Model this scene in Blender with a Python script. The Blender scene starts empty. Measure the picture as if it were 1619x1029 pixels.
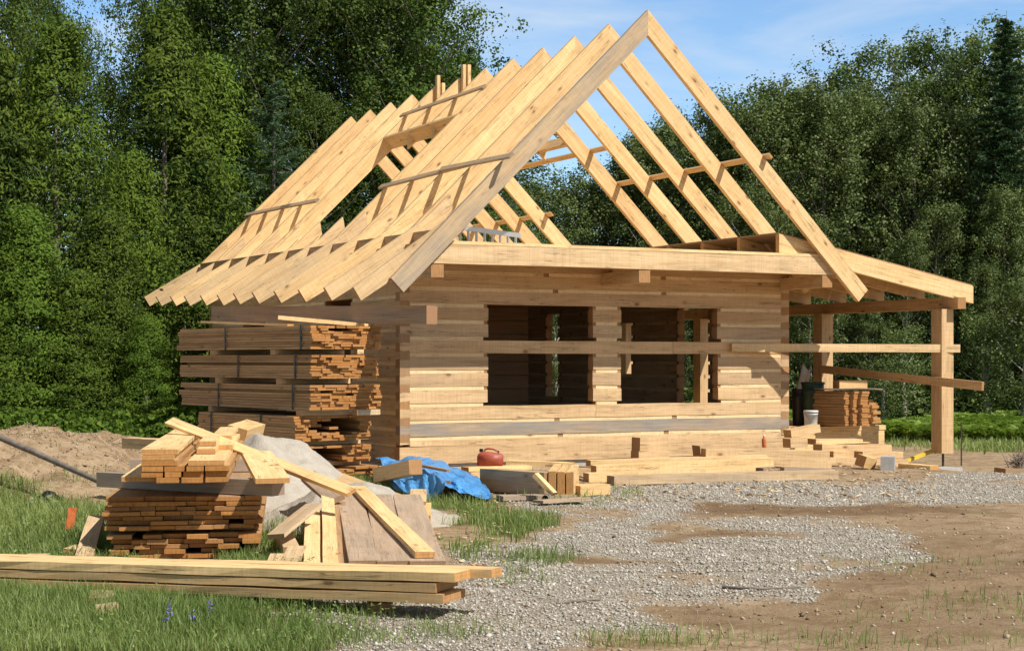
import bpy, bmesh, math, random
import numpy as np
from mathutils import Vector, Matrix
random.seed(7); rng = np.random.default_rng(7)
R = math.radians
scn = bpy.context.scene
col = scn.collection

# ------------------------------------------------------------------ camera
F, YAW, HOR, IW, IH = 2579.2, 0.4751, 569.4, 1619.0, 1029.0
CAM = Vector((-9.237, -21.458, 1.6))
FW = Vector((math.sin(YAW), math.cos(YAW), 0)); RT = Vector((math.cos(YAW), -math.sin(YAW), 0))
cd = bpy.data.cameras.new('camera'); co = bpy.data.objects.new('camera', cd); col.objects.link(co)
co.location = CAM; co.rotation_euler = (R(90), 0, -YAW)
cd.sensor_width = 36; cd.lens = 36 * F / IW; cd.shift_y = (HOR - IH / 2) / IW
cd.clip_end = 3000; cd.clip_start = 0.1
scn.camera = co

def W(px, d, z):                       # point at distance d, along the sight column px, height z
    v = CAM + FW * d + RT * ((px - IW / 2) / F * d); return Vector((v.x, v.y, z))
def W2(px, py, d):
    return W(px, d, CAM.z - (py - HOR) / F * d)
def onY(px, py, y):
    q = (px - IW / 2) / F; dy = y - CAM.y
    dx = (RT.x * 0 - RT.y * dy * 1 + q * FW.y * dy) / (RT.x - q * FW.x)
    d = dx * FW.x + dy * FW.y
    return Vector((CAM.x + dx, y, CAM.z - (py - HOR) / F * d))
def onX(px, py, x):
    q = (px - IW / 2) / F; dx = x - CAM.x
    dy = (RT.x * dx - q * FW.x * dx) / (q * FW.y - RT.y)
    d = dx * FW.x + dy * FW.y
    return Vector((x, CAM.y + dy, CAM.z - (py - HOR) / F * d))
def pix(x, y, z=0.0):                  # numpy arrays -> photo pixel
    dx, dy = x - CAM.x, y - CAM.y
    d = np.maximum(dx * FW.x + dy * FW.y, 0.5); r = dx * RT.x + dy * RT.y
    return IW / 2 + F * r / d, HOR - F * (z - 1.6) / d, d

# ------------------------------------------------------------------ object helpers
def tag(o, label=None, cat=None, group=None, kind=None):
    if label: o['label'] = label
    if cat: o['category'] = cat
    if group: o['group'] = group
    if kind: o['kind'] = kind
    return o
def empty(name, loc, label, cat, group=None):
    o = bpy.data.objects.new(name, None); col.objects.link(o); o.location = loc
    o.empty_display_size = .2
    bpy.context.view_layer.update()
    return tag(o, label, cat, group)
def link(name, me, mat, parent=None):
    o = bpy.data.objects.new(name, me); col.objects.link(o)
    if mat: me.materials.append(mat)
    if parent:
        o.parent = parent
        o.matrix_parent_inverse = Matrix.Translation(-Vector(parent.location))
    return o

class MB:
    """collects boards (with grain UVs and wood attributes) into one mesh"""
    def __init__(s): s.v = []; s.f = []; s.uv = []; s.c = []
    def face(s, idx, uvs, c):
        s.f.append(idx); s.uv += uvs; s.c += [c] * len(idx)
    def loft(s, rings, tone=.5, grey=0., uvo=None, closed=True):
        """rings: list of 4-point rings along the length"""
        if uvo is None: uvo = (random.random() * 40, random.random() * 40)
        b = len(s.v); L = 0; ls = []
        for i, rg in enumerate(rings):
            if i: L += (sum(rg, Vector()) / 4 - sum(rings[i - 1], Vector()) / 4).length
            ls.append(L); s.v += [tuple(p) for p in rg]
        r0 = rings[0]; per = [0]
        for k in range(4): per.append(per[-1] + (r0[(k + 1) % 4] - r0[k]).length + .37)
        c = (tone, grey, 0., 1.)
        for i in range(len(rings) - 1):
            for k in range(4):
                a, b2 = b + 4 * i + k, b + 4 * i + (k + 1) % 4
                w = per[k + 1] - .37
                s.face([a, b2, b2 + 4, a + 4],
                       [(uvo[0] + ls[i], uvo[1] + per[k]), (uvo[0] + ls[i], uvo[1] + w), (uvo[0] + ls[i + 1], uvo[1] + w), (uvo[0] + ls[i + 1], uvo[1] + per[k])], c)
        w = (r0[1] - r0[0]).length; h = (r0[2] - r0[1]).length
        ce = (tone, grey, 1., 1.)
        ox, oy = uvo[0] + random.uniform(-.15, .15), uvo[1] + random.uniform(-.1, .1)
        s.face([b + 3, b + 2, b + 1, b], [(ox, oy + h), (ox + w, oy + h), (ox + w, oy), (ox, oy)], ce)
        n = b + 4 * (len(rings) - 1)
        s.face([n, n + 1, n + 2, n + 3], [(ox, oy), (ox + w, oy), (ox + w, oy + h), (ox, oy + h)], ce)
    def board(s, p0, p1, w, h, up=(0, 0, 1), tone=None, grey=0., seg=1, jit=0., w1=None, h1=None):
        """axis p0->p1 (centre line), w across, h along up"""
        p0, p1 = Vector(p0), Vector(p1); ax = (p1 - p0).normalized(); up = Vector(up)
        side = ax.cross(up).normalized(); up = side.cross(ax).normalized()
        if tone is None: tone = random.random()
        w1 = w if w1 is None else w1; h1 = h if h1 is None else h1
        rings = []
        for i in range(seg + 1):
            t = i / seg; c = p0.lerp(p1, t); ww = (w + (w1 - w) * t) / 2; hh = (h + (h1 - h) * t) / 2
            jv = lambda: side * random.uniform(-jit, jit) + up * random.uniform(-jit, jit)
            rings.append([c - side * ww - up * hh + jv(), c + side * ww - up * hh + jv(), c + side * ww + up * hh + jv(), c - side * ww + up * hh + jv()])
        s.loft(rings, tone, grey)
    def prism(s, poly, y0, y1, tone=.5, grey=0., dirv=None):
        """polygon in the xz plane extruded from y0 to y1; grain along dirv (x,z)"""
        n = len(poly); b = len(s.v)
        if dirv is None: dirv = (1, 0)
        l = math.hypot(*dirv); dx, dz = dirv[0] / l, dirv[1] / l
        uo, vo = random.random() * 40, random.random() * 40
        for y in (y0, y1):
            for p in poly: s.v.append((p[0], y, p[1]))
        U = lambda p: (uo + p[0] * dx + p[1] * dz, vo - p[0] * dz + p[1] * dx)
        area = sum(poly[i][0] * poly[(i + 1) % n][1] - poly[(i + 1) % n][0] * poly[i][1] for i in range(n))
        f0 = list(range(b, b + n)); f1 = list(range(b + n, b + 2 * n))
        c = (tone, grey, 0., 1.)
        if area > 0: s.face(f0, [U(p) for p in poly], c); s.face(f1[::-1], [U(p) for p in poly][::-1], c)
        else: s.face(f0[::-1], [U(p) for p in poly][::-1], c); s.face(f1, [U(p) for p in poly], c)
        for i in range(n):
            j = (i + 1) % n; e = (poly[j][0] - poly[i][0], poly[j][1] - poly[i][1]); el = math.hypot(*e) or 1
            along = abs(e[0] * dx + e[1] * dz) / el
            ui, uj = U(poly[i]), U(poly[j]); th = abs(y1 - y0)
            if along > .5: uv = [(ui[0], ui[1] + 3), (uj[0], ui[1] + 3), (uj[0], ui[1] + 3 + th), (ui[0], ui[1] + 3 + th)]; cc = c
            else: uv = [(uo, vo), (uo + el, vo), (uo + el, vo + th), (uo, vo + th)]; cc = (tone, grey, 1., 1.)
            q = [b + i, b + j, b + n + j, b + n + i]
            if area > 0: q = q[::-1]; uv = uv[::-1]
            s.face(q, uv, cc)
    def mesh(s, name):
        me = bpy.data.meshes.new(name); me.from_pydata(s.v, [], s.f)
        uvl = me.uv_layers.new(name='UVMap'); uvl.data.foreach_set('uv', np.array(s.uv, dtype=np.float32).ravel())
        ca = me.color_attributes.new('wood', 'FLOAT_COLOR', 'CORNER'); ca.data.foreach_set('color', np.array(s.c, dtype=np.float32).ravel())
        me.update(); return me
    def build(s, name, mat, parent=None): return link(name, s.mesh(name), mat, parent)

def raw_mesh(name, v, f, smooth=False):
    """numpy fast mesh: v (N,3), f (M,k)"""
    me = bpy.data.meshes.new(name); v = np.asarray(v, dtype=np.float32); f = np.asarray(f, dtype=np.int32)
    me.vertices.add(len(v)); me.vertices.foreach_set('co', v.ravel())
    k = f.shape[1]; me.loops.add(f.size); me.loops.foreach_set('vertex_index', f.ravel())
    me.polygons.add(len(f)); me.polygons.foreach_set('loop_start', np.arange(0, f.size, k, dtype=np.int32))
    me.polygons.foreach_set('loop_total', np.full(len(f), k, dtype=np.int32))
    if smooth: me.polygons.foreach_set('use_smooth', np.ones(len(f), dtype=bool))
    me.update(calc_edges=True); return me
def face_attr(me, name, vals):
    a = me.attributes.new(name, 'FLOAT', 'FACE'); a.data.foreach_set('value', np.asarray(vals, dtype=np.float32))
def tube(pts, rads, n=8):
    V = []; Fc = []
    pts = [Vector(p) for p in pts]
    for i, p in enumerate(pts):
        t = (pts[min(i + 1, len(pts) - 1)] - pts[max(i - 1, 0)]).normalized()
        a = t.cross(Vector((0, 0, 1)) if abs(t.z) < .9 else Vector((1, 0, 0))).normalized(); b = t.cross(a)
        for k in range(n):
            an = 2 * math.pi * k / n; V.append(tuple(p + (a * math.cos(an) + b * math.sin(an)) * rads[i]))
    for i in range(len(pts) - 1):
        for k in range(n):
            Fc.append((i * n + k, i * n + (k + 1) % n, (i + 1) * n + (k + 1) % n, (i + 1) * n + k))
    return V, Fc
def tubes_mesh(name, lst, n=8, smooth=True):
    V = []; Fc = []
    for pts, rads in lst:
        v, f = tube(pts, rads, n); o = len(V); V += v; Fc += [tuple(i + o for i in q) for q in f]
    return raw_mesh(name, V, Fc, smooth)
def lathe_mesh(name, prof, n=20, c=(0, 0, 0)):
    V = []; Fc = []
    for r, z in prof:
        for k in range(n): V.append((c[0] + r * math.cos(2 * math.pi * k / n), c[1] + r * math.sin(2 * math.pi * k / n), c[2] + z))
    for i in range(len(prof) - 1):
        for k in range(n): Fc.append((i * n + k, i * n + (k + 1) % n, (i + 1) * n + (k + 1) % n, (i + 1) * n + k))
    return raw_mesh(name, V, Fc, True)

# ------------------------------------------------------------------ materials
class NT:
    def __init__(s, name):
        s.m = bpy.data.materials.new(name); s.m.use_nodes = True; s.t = s.m.node_tree; s.t.nodes.clear()
        s.out = s.n('ShaderNodeOutputMaterial')
    def n(s, typ, **kw):
        nd = s.t.nodes.new(typ)
        for k, v in kw.items(): setattr(nd, k, v)
        return nd
    def l(s, a, b): s.t.links.new(a, b)
    def noise(s, vec, scale, detail=4, rough=.55, dist=0.):
        nd = s.n('ShaderNodeTexNoise'); nd.inputs['Scale'].default_value = scale; nd.inputs['Detail'].default_value = detail
        nd.inputs['Roughness'].default_value = rough; nd.inputs['Distortion'].default_value = dist
        if vec is not None: s.l(vec, nd.inputs['Vector'])
        return nd.outputs['Fac']
    def mapping(s, vec, sc=(1, 1, 1), loc=(0, 0, 0), rot=(0, 0, 0)):
        nd = s.n('ShaderNodeMapping'); nd.inputs['Scale'].default_value = sc; nd.inputs['Location'].default_value = loc; nd.inputs['Rotation'].default_value = rot
        s.l(vec, nd.inputs['Vector']); return nd.outputs['Vector']
    def ramp(s, fac, stops, mode='LINEAR'):
        nd = s.n('ShaderNodeValToRGB'); cr = nd.color_ramp; cr.interpolation = mode
        while len(cr.elements) < len(stops): cr.elements.new(.5)
        for e, (p, c) in zip(cr.elements, stops): e.position = p; e.color = (*c, 1) if len(c) == 3 else c
        s.l(fac, nd.inputs['Fac']); return nd.outputs['Color']
    def mix(s, fac, a, b, typ='MIX'):
        nd = s.n('ShaderNodeMix', data_type='RGBA', blend_type=typ)
        for i, x in ((0, fac), (6, a), (7, b)):
            if hasattr(x, 'links'): s.l(x, nd.inputs[i])
            elif i == 0: nd.inputs[i].default_value = x
            else: nd.inputs[i].default_value = (*x, 1)
        return nd.outputs[2]
    def math(s, op, a, b=0., clamp=False):
        nd = s.n('ShaderNodeMath', operation=op); nd.use_clamp = clamp
        for i, x in enumerate((a, b)):
            if hasattr(x, 'links'): s.l(x, nd.inputs[i])
            else: nd.inputs[i].default_value = x
        return nd.outputs[0]
    def mr(s, v, a, b, c=0., d=1.):
        nd = s.n('ShaderNodeMapRange'); s.l(v, nd.inputs[0])
        for i, x in enumerate((a, b, c, d)): nd.inputs[i + 1].default_value = x
        return nd.outputs[0]
    def bsdf(s, color, rough=.7, bump=None, bs=.3, bd=.01, spec=.5, metal=0.):
        p = s.n('ShaderNodeBsdfPrincipled')
        if hasattr(color, 'links'): s.l(color, p.inputs['Base Color'])
        else: p.inputs['Base Color'].default_value = (*color, 1)
        if hasattr(rough, 'links'): s.l(rough, p.inputs['Roughness'])
        else: p.inputs['Roughness'].default_value = rough
        p.inputs['Metallic'].default_value = metal; p.inputs['Specular IOR Level'].default_value = spec
        if bump is not None:
            b = s.n('ShaderNodeBump'); b.inputs['Strength'].default_value = bs; b.inputs['Distance'].default_value = bd
            s.l(bump, b.inputs['Height']); s.l(b.outputs['Normal'], p.inputs['Normal'])
        s.l(p.outputs['BSDF'], s.out.inputs['Surface']); return p

def wood_mat(name, pale, mid, dark, endc=(.34, .155, .05), greyc=(.33, .30, .265), sat=1.):
    t = NT(name)
    uv = t.n('ShaderNodeUVMap'); uv.uv_map = 'UVMap'; uv = uv.outputs['UV']
    at = t.n('ShaderNodeAttribute'); at.attribute_name = 'wood'
    sp = t.n('ShaderNodeSeparateColor'); t.l(at.outputs['Color'], sp.inputs['Color'])
    tone, grey, end = sp.outputs[0], sp.outputs[1], sp.outputs[2]
    g1 = t.noise(t.mapping(uv, (1.6, 48, 1)), 1, 6, .68, .5)
    g2 = t.noise(t.mapping(uv, (.7, 7, 1)), 1, 3, .5, 1.2)
    blot = t.noise(t.mapping(uv, (2.2, 5, 1)), 1, 4, .6)
    g = t.math('ADD', t.math('MULTIPLY', g1, .5), t.math('MULTIPLY', g2, .5))
    c = t.ramp(g, [(.3, dark), (.45, mid), (.62, pale)])
    tcol = t.ramp(tone, [(0, (.74, .64, .54)), (.3, (1.0, .90, .80)), (.6, (1.04, .98, .92)), (1, (1.22, 1.18, 1.12))])
    c = t.mix(1., c, tcol, 'MULTIPLY')
    c = t.mix(t.mr(blot, .55, .75, 0, .5), c, tuple(x * .72 for x in mid))
    # knots
    vo = t.n('ShaderNodeTexVoronoi'); vo.inputs['Scale'].default_value = 1; vo.inputs['Randomness'].default_value = 1
    t.l(t.mapping(uv, (3.6, 8, 1)), vo.inputs['Vector'])
    kd = vo.outputs['Distance']
    vc = t.n('ShaderNodeSeparateColor'); t.l(vo.outputs['Color'], vc.inputs['Color'])
    on = t.math('GREATER_THAN', vc.outputs[0], .72)
    k = t.math('MULTIPLY', t.mr(kd, .19, .10, 0, 1), on)
    halo = t.math('MULTIPLY', t.mr(kd, .34, .18, 0, .35), on)
    c = t.mix(halo, c, (.42, .23, .10))
    c = t.mix(t.math('MULTIPLY', k, .85), c, (.17, .08, .035))
    ck = t.noise(t.mapping(uv, (.55, 20, 1), (3, 7, 0)), 1, 4, .55, .4)
    ckm = t.math('MULTIPLY', t.mr(t.math('ABSOLUTE', t.math('SUBTRACT', ck, .5)), .012, .003, 0, .75), t.mr(blot, .42, .55))
    c = t.mix(ckm, c, (.12, .065, .03))
    sw = t.noise(t.mapping(uv, (42, .6, 1)), 1, 2, .5)
    c = t.mix(t.mr(sw, .4, .7, 0, .28), c, tuple(x * .66 for x in mid))
    # weathering
    gn = t.noise(t.mapping(uv, (.8, 4, 1)), 1, 4, .65)
    gw = t.math('MULTIPLY', grey, t.mr(gn, .3, .6, .35, 1.), True)
    gcol = t.mix(t.mr(g1, .35, .65), tuple(x * .72 for x in greyc), greyc)
    c = t.mix(gw, c, gcol)
    dirt = t.noise(t.mapping(uv, (3, 3, 1)), 1.3, 5, .7)
    c = t.mix(t.mr(dirt, .58, .8, 0, .35), c, (.19, .12, .07))
    # end grain
    wv = t.n('ShaderNodeTexWave'); wv.wave_type = 'RINGS'; wv.inputs['Scale'].default_value = 14; wv.inputs['Distortion'].default_value = 2.5
    t.l(t.mapping(uv, (1, 1, 1)), wv.inputs['Vector'])
    ec = t.mix(wv.outputs['Fac'], tuple(x * .8 for x in endc), endc)
    en = t.noise(t.mapping(uv, (60, 9, 1)), 1, 3, .6)
    ec = t.mix(t.mr(en, .35, .7, 0, .6), ec, tuple(min(1, x * 1.5) for x in endc))
    ec = t.mix(1., ec, tcol, 'MULTIPLY')
    ec = t.mix(t.math('MULTIPLY', grey, .7), ec, tuple(x * .75 for x in greyc))
    c = t.mix(end, c, ec)
    saw = t.noise(t.mapping(uv, (70, 2, 1)), 1, 2, .6)
    h = t.math('ADD', t.math('MULTIPLY', g1, .6), t.math('MULTIPLY', saw, .4))
    t.bsdf(c, .72, h, .45, .004, .25)
    return t.m
WOOD = wood_mat('fresh_wood', (.80, .60, .335), (.68, .475, .24), (.50, .32, .14), (.42, .235, .095))
LOGW = wood_mat('log_wood', (.70, .52, .315), (.57, .405, .225), (.38, .235, .115), (.36, .21, .095))
CHINK = wood_mat('chinking_wood', (.76, .62, .39), (.70, .54, .32), (.60, .44, .25))
PILE = wood_mat('pile_wood', (.52, .335, .165), (.41, .25, .115), (.27, .145, .058), (.38, .185, .058))
GREYW = wood_mat('weathered_wood', (.56, .42, .30), (.47, .34, .235), (.30, .20, .125), (.30, .18, .09))
def plain(name, colr, rough=.6, var=.2, scale=8, metal=0., spec=.4, bump=.2):
    t = NT(name); tc = t.n('ShaderNodeTexCoord').outputs['Object']
    n = t.noise(tc, scale, 5, .6)
    c = t.mix(t.mr(n, .3, .7), tuple(x * (1 - var) for x in colr), tuple(min(1, x * (1 + var)) for x in colr))
    t.bsdf(c, rough, n, bump, .01, spec, metal); return t.m

def leaf_mat(name, dark, light, rough=.45, trans=.3, spec=.5, tcol=None):
    t = NT(name)
    at = t.n('ShaderNodeAttribute'); at.attribute_name = 'tint'
    oi = t.n('ShaderNodeObjectInfo')
    f = t.math('ADD', at.outputs['Fac'], t.mr(oi.outputs['Random'], 0, 1, -.30, .25), True)
    c = t.mix(f, dark, light)
    hs = t.n('ShaderNodeHueSaturation'); t.l(t.mr(oi.outputs['Random'], 0, 1, .485, .515), hs.inputs['Hue']); t.l(c, hs.inputs['Color'])
    hs.inputs['Saturation'].default_value = 1; c = hs.outputs['Color']
    p = t.n('ShaderNodeBsdfPrincipled'); t.l(c, p.inputs['Base Color']); p.inputs['Roughness'].default_value = rough; p.inputs['Specular IOR Level'].default_value = spec
    tr = t.n('ShaderNodeBsdfTranslucent'); t.l(t.mix(.5, c, tcol or (.16, .26, .03)), tr.inputs['Color'])
    mx = t.n('ShaderNodeMixShader'); mx.inputs[0].default_value = trans
    t.l(p.outputs[0], mx.inputs[1]); t.l(tr.outputs[0], mx.inputs[2]); t.l(mx.outputs[0], t.out.inputs['Surface'])
    return t.m
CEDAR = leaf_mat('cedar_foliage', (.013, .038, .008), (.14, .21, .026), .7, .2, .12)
POPLAR = leaf_mat('poplar_leaves', (.055, .090, .026), (.20, .25, .075), .5, .25, .25)
BIRCH = leaf_mat('birch_leaves', (.030, .064, .012), (.135, .195, .034), .55, .25, .18)
LARCH = leaf_mat('larch_needles', (.03, .07, .035), (.10, .18, .085), .6, .2, .3)
GRASS = leaf_mat('grass_blades', (.10, .17, .035), (.36, .43, .14), .5, .35, .4, (.25, .40, .05))
FERN = leaf_mat('fern_fronds', (.11, .21, .028), (.31, .43, .075), .5, .35, .3, (.25, .42, .05))
BARK = plain('bark', (.20, .165, .135), .85, .35, 12)
PALEBARK = plain('pale_bark', (.36, .34, .29), .8, .3, 10)
METAL = plain('aluminium', (.50, .51, .52), .45, .05, 5, .6)
DARKMETAL = plain('steel', (.10, .09, .085), .5, .2, 9, .6)
CONC = plain('concrete', (.42, .41, .40), .9, .15, 14)
FOAM = plain('foundation_foam', (.42, .41, .38), .9, .15, 10)
STRAP = plain('strap', (.012, .012, .014), .4, .1, 5)
WHITEP = plain('white_plastic', (.62, .62, .60), .5, .12, 9)
GREENP = plain('green_plastic', (.018, .05, .035), .45, .2, 6)
YELLOW = plain('yellow_paint', (.62, .45, .04), .6, .15, 12)
PURPLE = plain('purple_petals', (.20, .17, .50), .6, .3, 40)
ORANGE = plain('orange_plastic', (.55, .15, .05), .6, .25, 12)
RED = plain('red_plastic', (.36, .075, .045), .5, .25, 14, 0, .5)

# ------------------------------------------------------------------ world and sun
sun_to = Vector((.6, -1.19, 1.54)).normalized()
el = math.asin(sun_to.z); az = math.atan2(sun_to.x, sun_to.y)
w = bpy.data.worlds.new('World'); scn.world = w; w.use_nodes = True; nt = w.node_tree; nt.nodes.clear()
def wn(t, **k):
    n = nt.nodes.new(t)
    for a, b in k.items(): setattr(n, a, b)
    return n
sky = wn('ShaderNodeTexSky', sky_type='NISHITA', sun_disc=False, sun_elevation=el, sun_rotation=az, altitude=200, air_density=1.0, dust_density=.3, ozone_density=2.0)
tc = wn('ShaderNodeTexCoord'); mp = wn('ShaderNodeMapping'); mp.inputs['Scale'].default_value = (2.2, 2.2, 9.5); mp.inputs['Rotation'].default_value = (0.05, .18, 1.1)
nt.links.new(tc.outputs['Generated'], mp.inputs['Vector'])
no = wn('ShaderNodeTexNoise'); no.inputs['Scale'].default_value = 2.4; no.inputs['Detail'].default_value = 8; no.inputs['Roughness'].default_value = .58; no.inputs['Distortion'].default_value = .35
nt.links.new(mp.outputs['Vector'], no.inputs['Vector'])
rp = wn('ShaderNodeValToRGB'); rp.color_ramp.elements[0].position = .40; rp.color_ramp.elements[0].color = (0, 0, 0, 1); rp.color_ramp.elements[1].position = .76; rp.color_ramp.elements[1].color = (.75, .75, .75, 1)
nt.links.new(no.outputs['Fac'], rp.inputs['Fac'])
mx = wn('ShaderNodeMix', data_type='RGBA'); mx.inputs[7].default_value = (13.6, 14.8, 16.2, 1)
nt.links.new(rp.outputs['Color'], mx.inputs[0]); pass
bg = wn('ShaderNodeBackground'); bg.inputs['Strength'].default_value = .05
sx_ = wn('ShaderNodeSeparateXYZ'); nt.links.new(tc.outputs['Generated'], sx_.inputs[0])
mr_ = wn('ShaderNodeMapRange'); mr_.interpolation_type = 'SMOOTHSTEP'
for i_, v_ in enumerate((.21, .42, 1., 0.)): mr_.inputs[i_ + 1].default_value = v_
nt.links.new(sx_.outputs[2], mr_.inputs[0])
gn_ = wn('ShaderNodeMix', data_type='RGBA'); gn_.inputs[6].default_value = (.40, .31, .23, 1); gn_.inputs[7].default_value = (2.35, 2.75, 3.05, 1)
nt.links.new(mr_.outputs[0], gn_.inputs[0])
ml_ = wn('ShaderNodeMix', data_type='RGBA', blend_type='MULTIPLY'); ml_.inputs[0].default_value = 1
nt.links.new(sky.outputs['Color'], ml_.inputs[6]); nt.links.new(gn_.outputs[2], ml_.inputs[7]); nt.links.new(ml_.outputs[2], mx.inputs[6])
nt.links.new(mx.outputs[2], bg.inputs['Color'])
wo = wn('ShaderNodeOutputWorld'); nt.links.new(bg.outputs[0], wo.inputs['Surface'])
sl = bpy.data.lights.new('sun', 'SUN'); sl.energy = 5.0; sl.angle = R(.5); sl.color = (1, .94, .84)
so = bpy.data.objects.new('sun', sl); col.objects.link(so); so.rotation_euler = (-sun_to).to_track_quat('-Z', 'Y').to_euler(); so.location = (10, -20, 30)
scn.view_settings.view_transform = 'Standard'; scn.view_settings.look = 'None'; scn.view_settings.exposure = .18; scn.view_settings.gamma = 1

# ------------------------------------------------------------------ ground
def vnoise(x, y, s, seed=0):
    """smooth value noise, numpy"""
    r = np.random.default_rng(seed + 11).random((256, 256)); X, Y = x * s + 500.3, y * s + 500.7
    xi, yi = np.floor(X).astype(int), np.floor(Y).astype(int); fx, fy = X - xi, Y - yi
    fx, fy = fx * fx * (3 - 2 * fx), fy * fy * (3 - 2 * fy)
    g = lambda a, b: r[a % 256, b % 256]
    return (g(xi, yi) * (1 - fx) + g(xi + 1, yi) * fx) * (1 - fy) + (g(xi, yi + 1) * (1 - fx) + g(xi + 1, yi + 1) * fx) * fy
def fbm(x, y, s, seed=0, o=4):
    v = 0; a = .5
    for i in range(o): v = v + a * vnoise(x, y, s * 2 ** i, seed + i); a *= .5
    return v / (1 - .5 ** o)
def sst(a, b, x):
    t = np.clip((x - a) / (b - a), 0, 1); return t * t * (3 - 2 * t)
def rd(x, y):
    dx, dy = x - CAM.x, y - CAM.y
    return dx * RT.x + dy * RT.y, dx * FW.x + dy * FW.y
def gauss(r, d, r0, d0, a, b, p=1.): return np.exp(-(((r - r0) / a) ** 2 + ((d - d0) / b) ** 2) ** p)
def gh(x, y):
    x = np.asarray(x, float); y = np.asarray(y, float); r, d = rd(x, y)
    h = -.2 * sst(7.2, 9.0, x) * sst(-6, -2, y)
    h = h + .66 * gauss(r, d, -6.6, 20.9, 1.75, 1.9, 1.3) * (0.85 + .3 * fbm(x, y, .9, 3))
    h = h + .44 * gauss(r, d, -5.9, 24.0, 1.5, 1.6, 1.2) * (0.8 + .4 * fbm(x, y, 1.2, 5))
    h = h + .22 * gauss(r, d, -8.6, 23.0, 2.2, 2.2, 1.2)
    inside = sst(-.5, .3, x) * sst(7.3, 6.6, x) * sst(-.5, .3, y) * sst(10, 9.2, y)
    rough = .05 * (fbm(x, y, .35, 1) - .5) + .045 * (fbm(x, y, 1.7, 2) - .5) + .02 * (fbm(x, y, 5, 9) - .5)
    m = np.clip(gauss(r, d, -6.4, 21.5, 2.2, 2.4) * 2, 0, 1)
    rough = rough + m * (.26 * (fbm(x, y, 1.5, 21) - .5) + .16 * (fbm(x, y, 4.5, 22) - .5))
    for dc in (10.9, 12.5):
        cv = dc + .16 * (r - 1.2) ** 2; on = sst(.2, 1.4, r) * sst(6.5, 5, r); e = (d - cv)
        h = h + on * (-.035 * np.exp(-(e / .15) ** 2) + .014 * np.exp(-((np.abs(e) - .26) / .09) ** 2) + .007 * np.sin(r * 42 + np.sign(e) * 1.2) * np.exp(-(e / .13) ** 4))
    return h + rough * (1 - inside) - .05 * inside + .8 * sst(60, 160, np.hypot(x, y))

def ell(px, py, cx, cy, a, b, soft=.35):
    q = np.sqrt(((px - cx) / a) ** 2 + ((py - cy) / b) ** 2); return sst(1 + soft, 1 - soft, q)
def masks(x, y):
    """gravel, grass, dark earth amounts at a ground point"""
    px, py, d = pix(x, y)
    n = fbm(x, y, .8, 31) - .5; n2 = fbm(x, y, 2.5, 37) - .5
    px = px + n * 260 + n2 * 90; py = py + (fbm(x, y, .7, 41) - .5) * 26 * (14 / d) ** 1 + n2 * 22
    g = np.zeros_like(px)
    for cx, cy, a, b in ((1330, 779, 420, 21), (1010, 800, 170, 28), (1190, 872, 230, 46), (880, 925, 230, 82), (1060, 905, 220, 60), (960, 850, 130, 24), (700, 1010, 200, 50), (1240, 935, 90, 20), (1260, 827, 90, 7), (1590, 752, 110, 8), (620, 960, 160, 30)):
        g = np.maximum(g, ell(px, py, cx, cy, a, b))
    for cx, cy, a, b, s in ((1360, 810, 260, 15, .9), (1110, 843, 90, 10, .8), (990, 886, 110, 9, .75), (1150, 962, 190, 24, .9), (1260, 890, 60, 8, .5), (1090, 915, 80, 8, .5), (960, 805, 70, 10, .6)):
        g = g * (1 - s * ell(px, py, cx, cy, a, b))
    gr = np.zeros_like(px)
    for cx, cy, a, b, s in ((130, 1000, 430, 75, .95), (520, 1000, 220, 24, .42), (40, 870, 170, 95, 1.), (430, 880, 60, 70, .8), (765, 825, 60, 26, .75), (750, 868, 60, 16, .5), (700, 792, 80, 9, .7), (870, 890, 60, 14, .45), (620, 770, 60, 16, .8), (770, 915, 60, 14, .4), (1490, 668, 330, 14, 1.), (1600, 690, 160, 9, .6), (1560, 985, 180, 40, .13), (1600, 845, 90, 20, .25), (1590, 810, 40, 8, .5), (1200, 1015, 300, 18, .15), (1450, 880, 200, 30, .12), (1010, 1015, 120, 16, .28), (960, 790, 70, 8, .3)):
        gr = np.maximum(gr, s * ell(px, py, cx, cy, a, b, .4))
    r0, d0 = rd(x, y)
    gr = np.maximum(gr, sst(26, 30, d0) * sst(-5, -7, r0))
    gr = np.maximum(gr, sst(38, 42, d0))
    gr = np.where(gauss(r0, d0, -6.4, 21.8, 2.0, 2.6, 1.5) > .35, gr * .12, gr)
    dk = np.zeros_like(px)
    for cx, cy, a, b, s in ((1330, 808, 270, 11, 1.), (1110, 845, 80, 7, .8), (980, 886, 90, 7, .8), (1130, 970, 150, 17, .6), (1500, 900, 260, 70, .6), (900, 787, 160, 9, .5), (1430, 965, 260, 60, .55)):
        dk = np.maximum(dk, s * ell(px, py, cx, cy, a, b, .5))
    return g, gr, dk
xs = np.concatenate([-np.geomspace(600, 14, 26), np.arange(-13.8, 18, .11), np.geomspace(18.3, 600, 26)])
ys = np.concatenate([-np.geomspace(600, 16, 20), np.arange(-15.8, 9, .11), np.geomspace(9.3, 700, 34)])
X, Y = np.meshgrid(xs, ys); Z = gh(X, Y)
nx, ny = len(xs), len(ys); idx = np.arange(nx * ny).reshape(ny, nx)
gf = np.stack([idx[:-1, :-1], idx[:-1, 1:], idx[1:, 1:], idx[1:, :-1]], -1).reshape(-1, 4)
gm = raw_mesh('ground', np.stack([X, Y, Z], -1).reshape(-1, 3), gf, True)
gA, gB, gC = masks(X.ravel(), Y.ravel())
ca = gm.color_attributes.new('zone', 'FLOAT_COLOR', 'POINT')
r_, d_ = rd(X.ravel(), Y.ravel())
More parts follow.
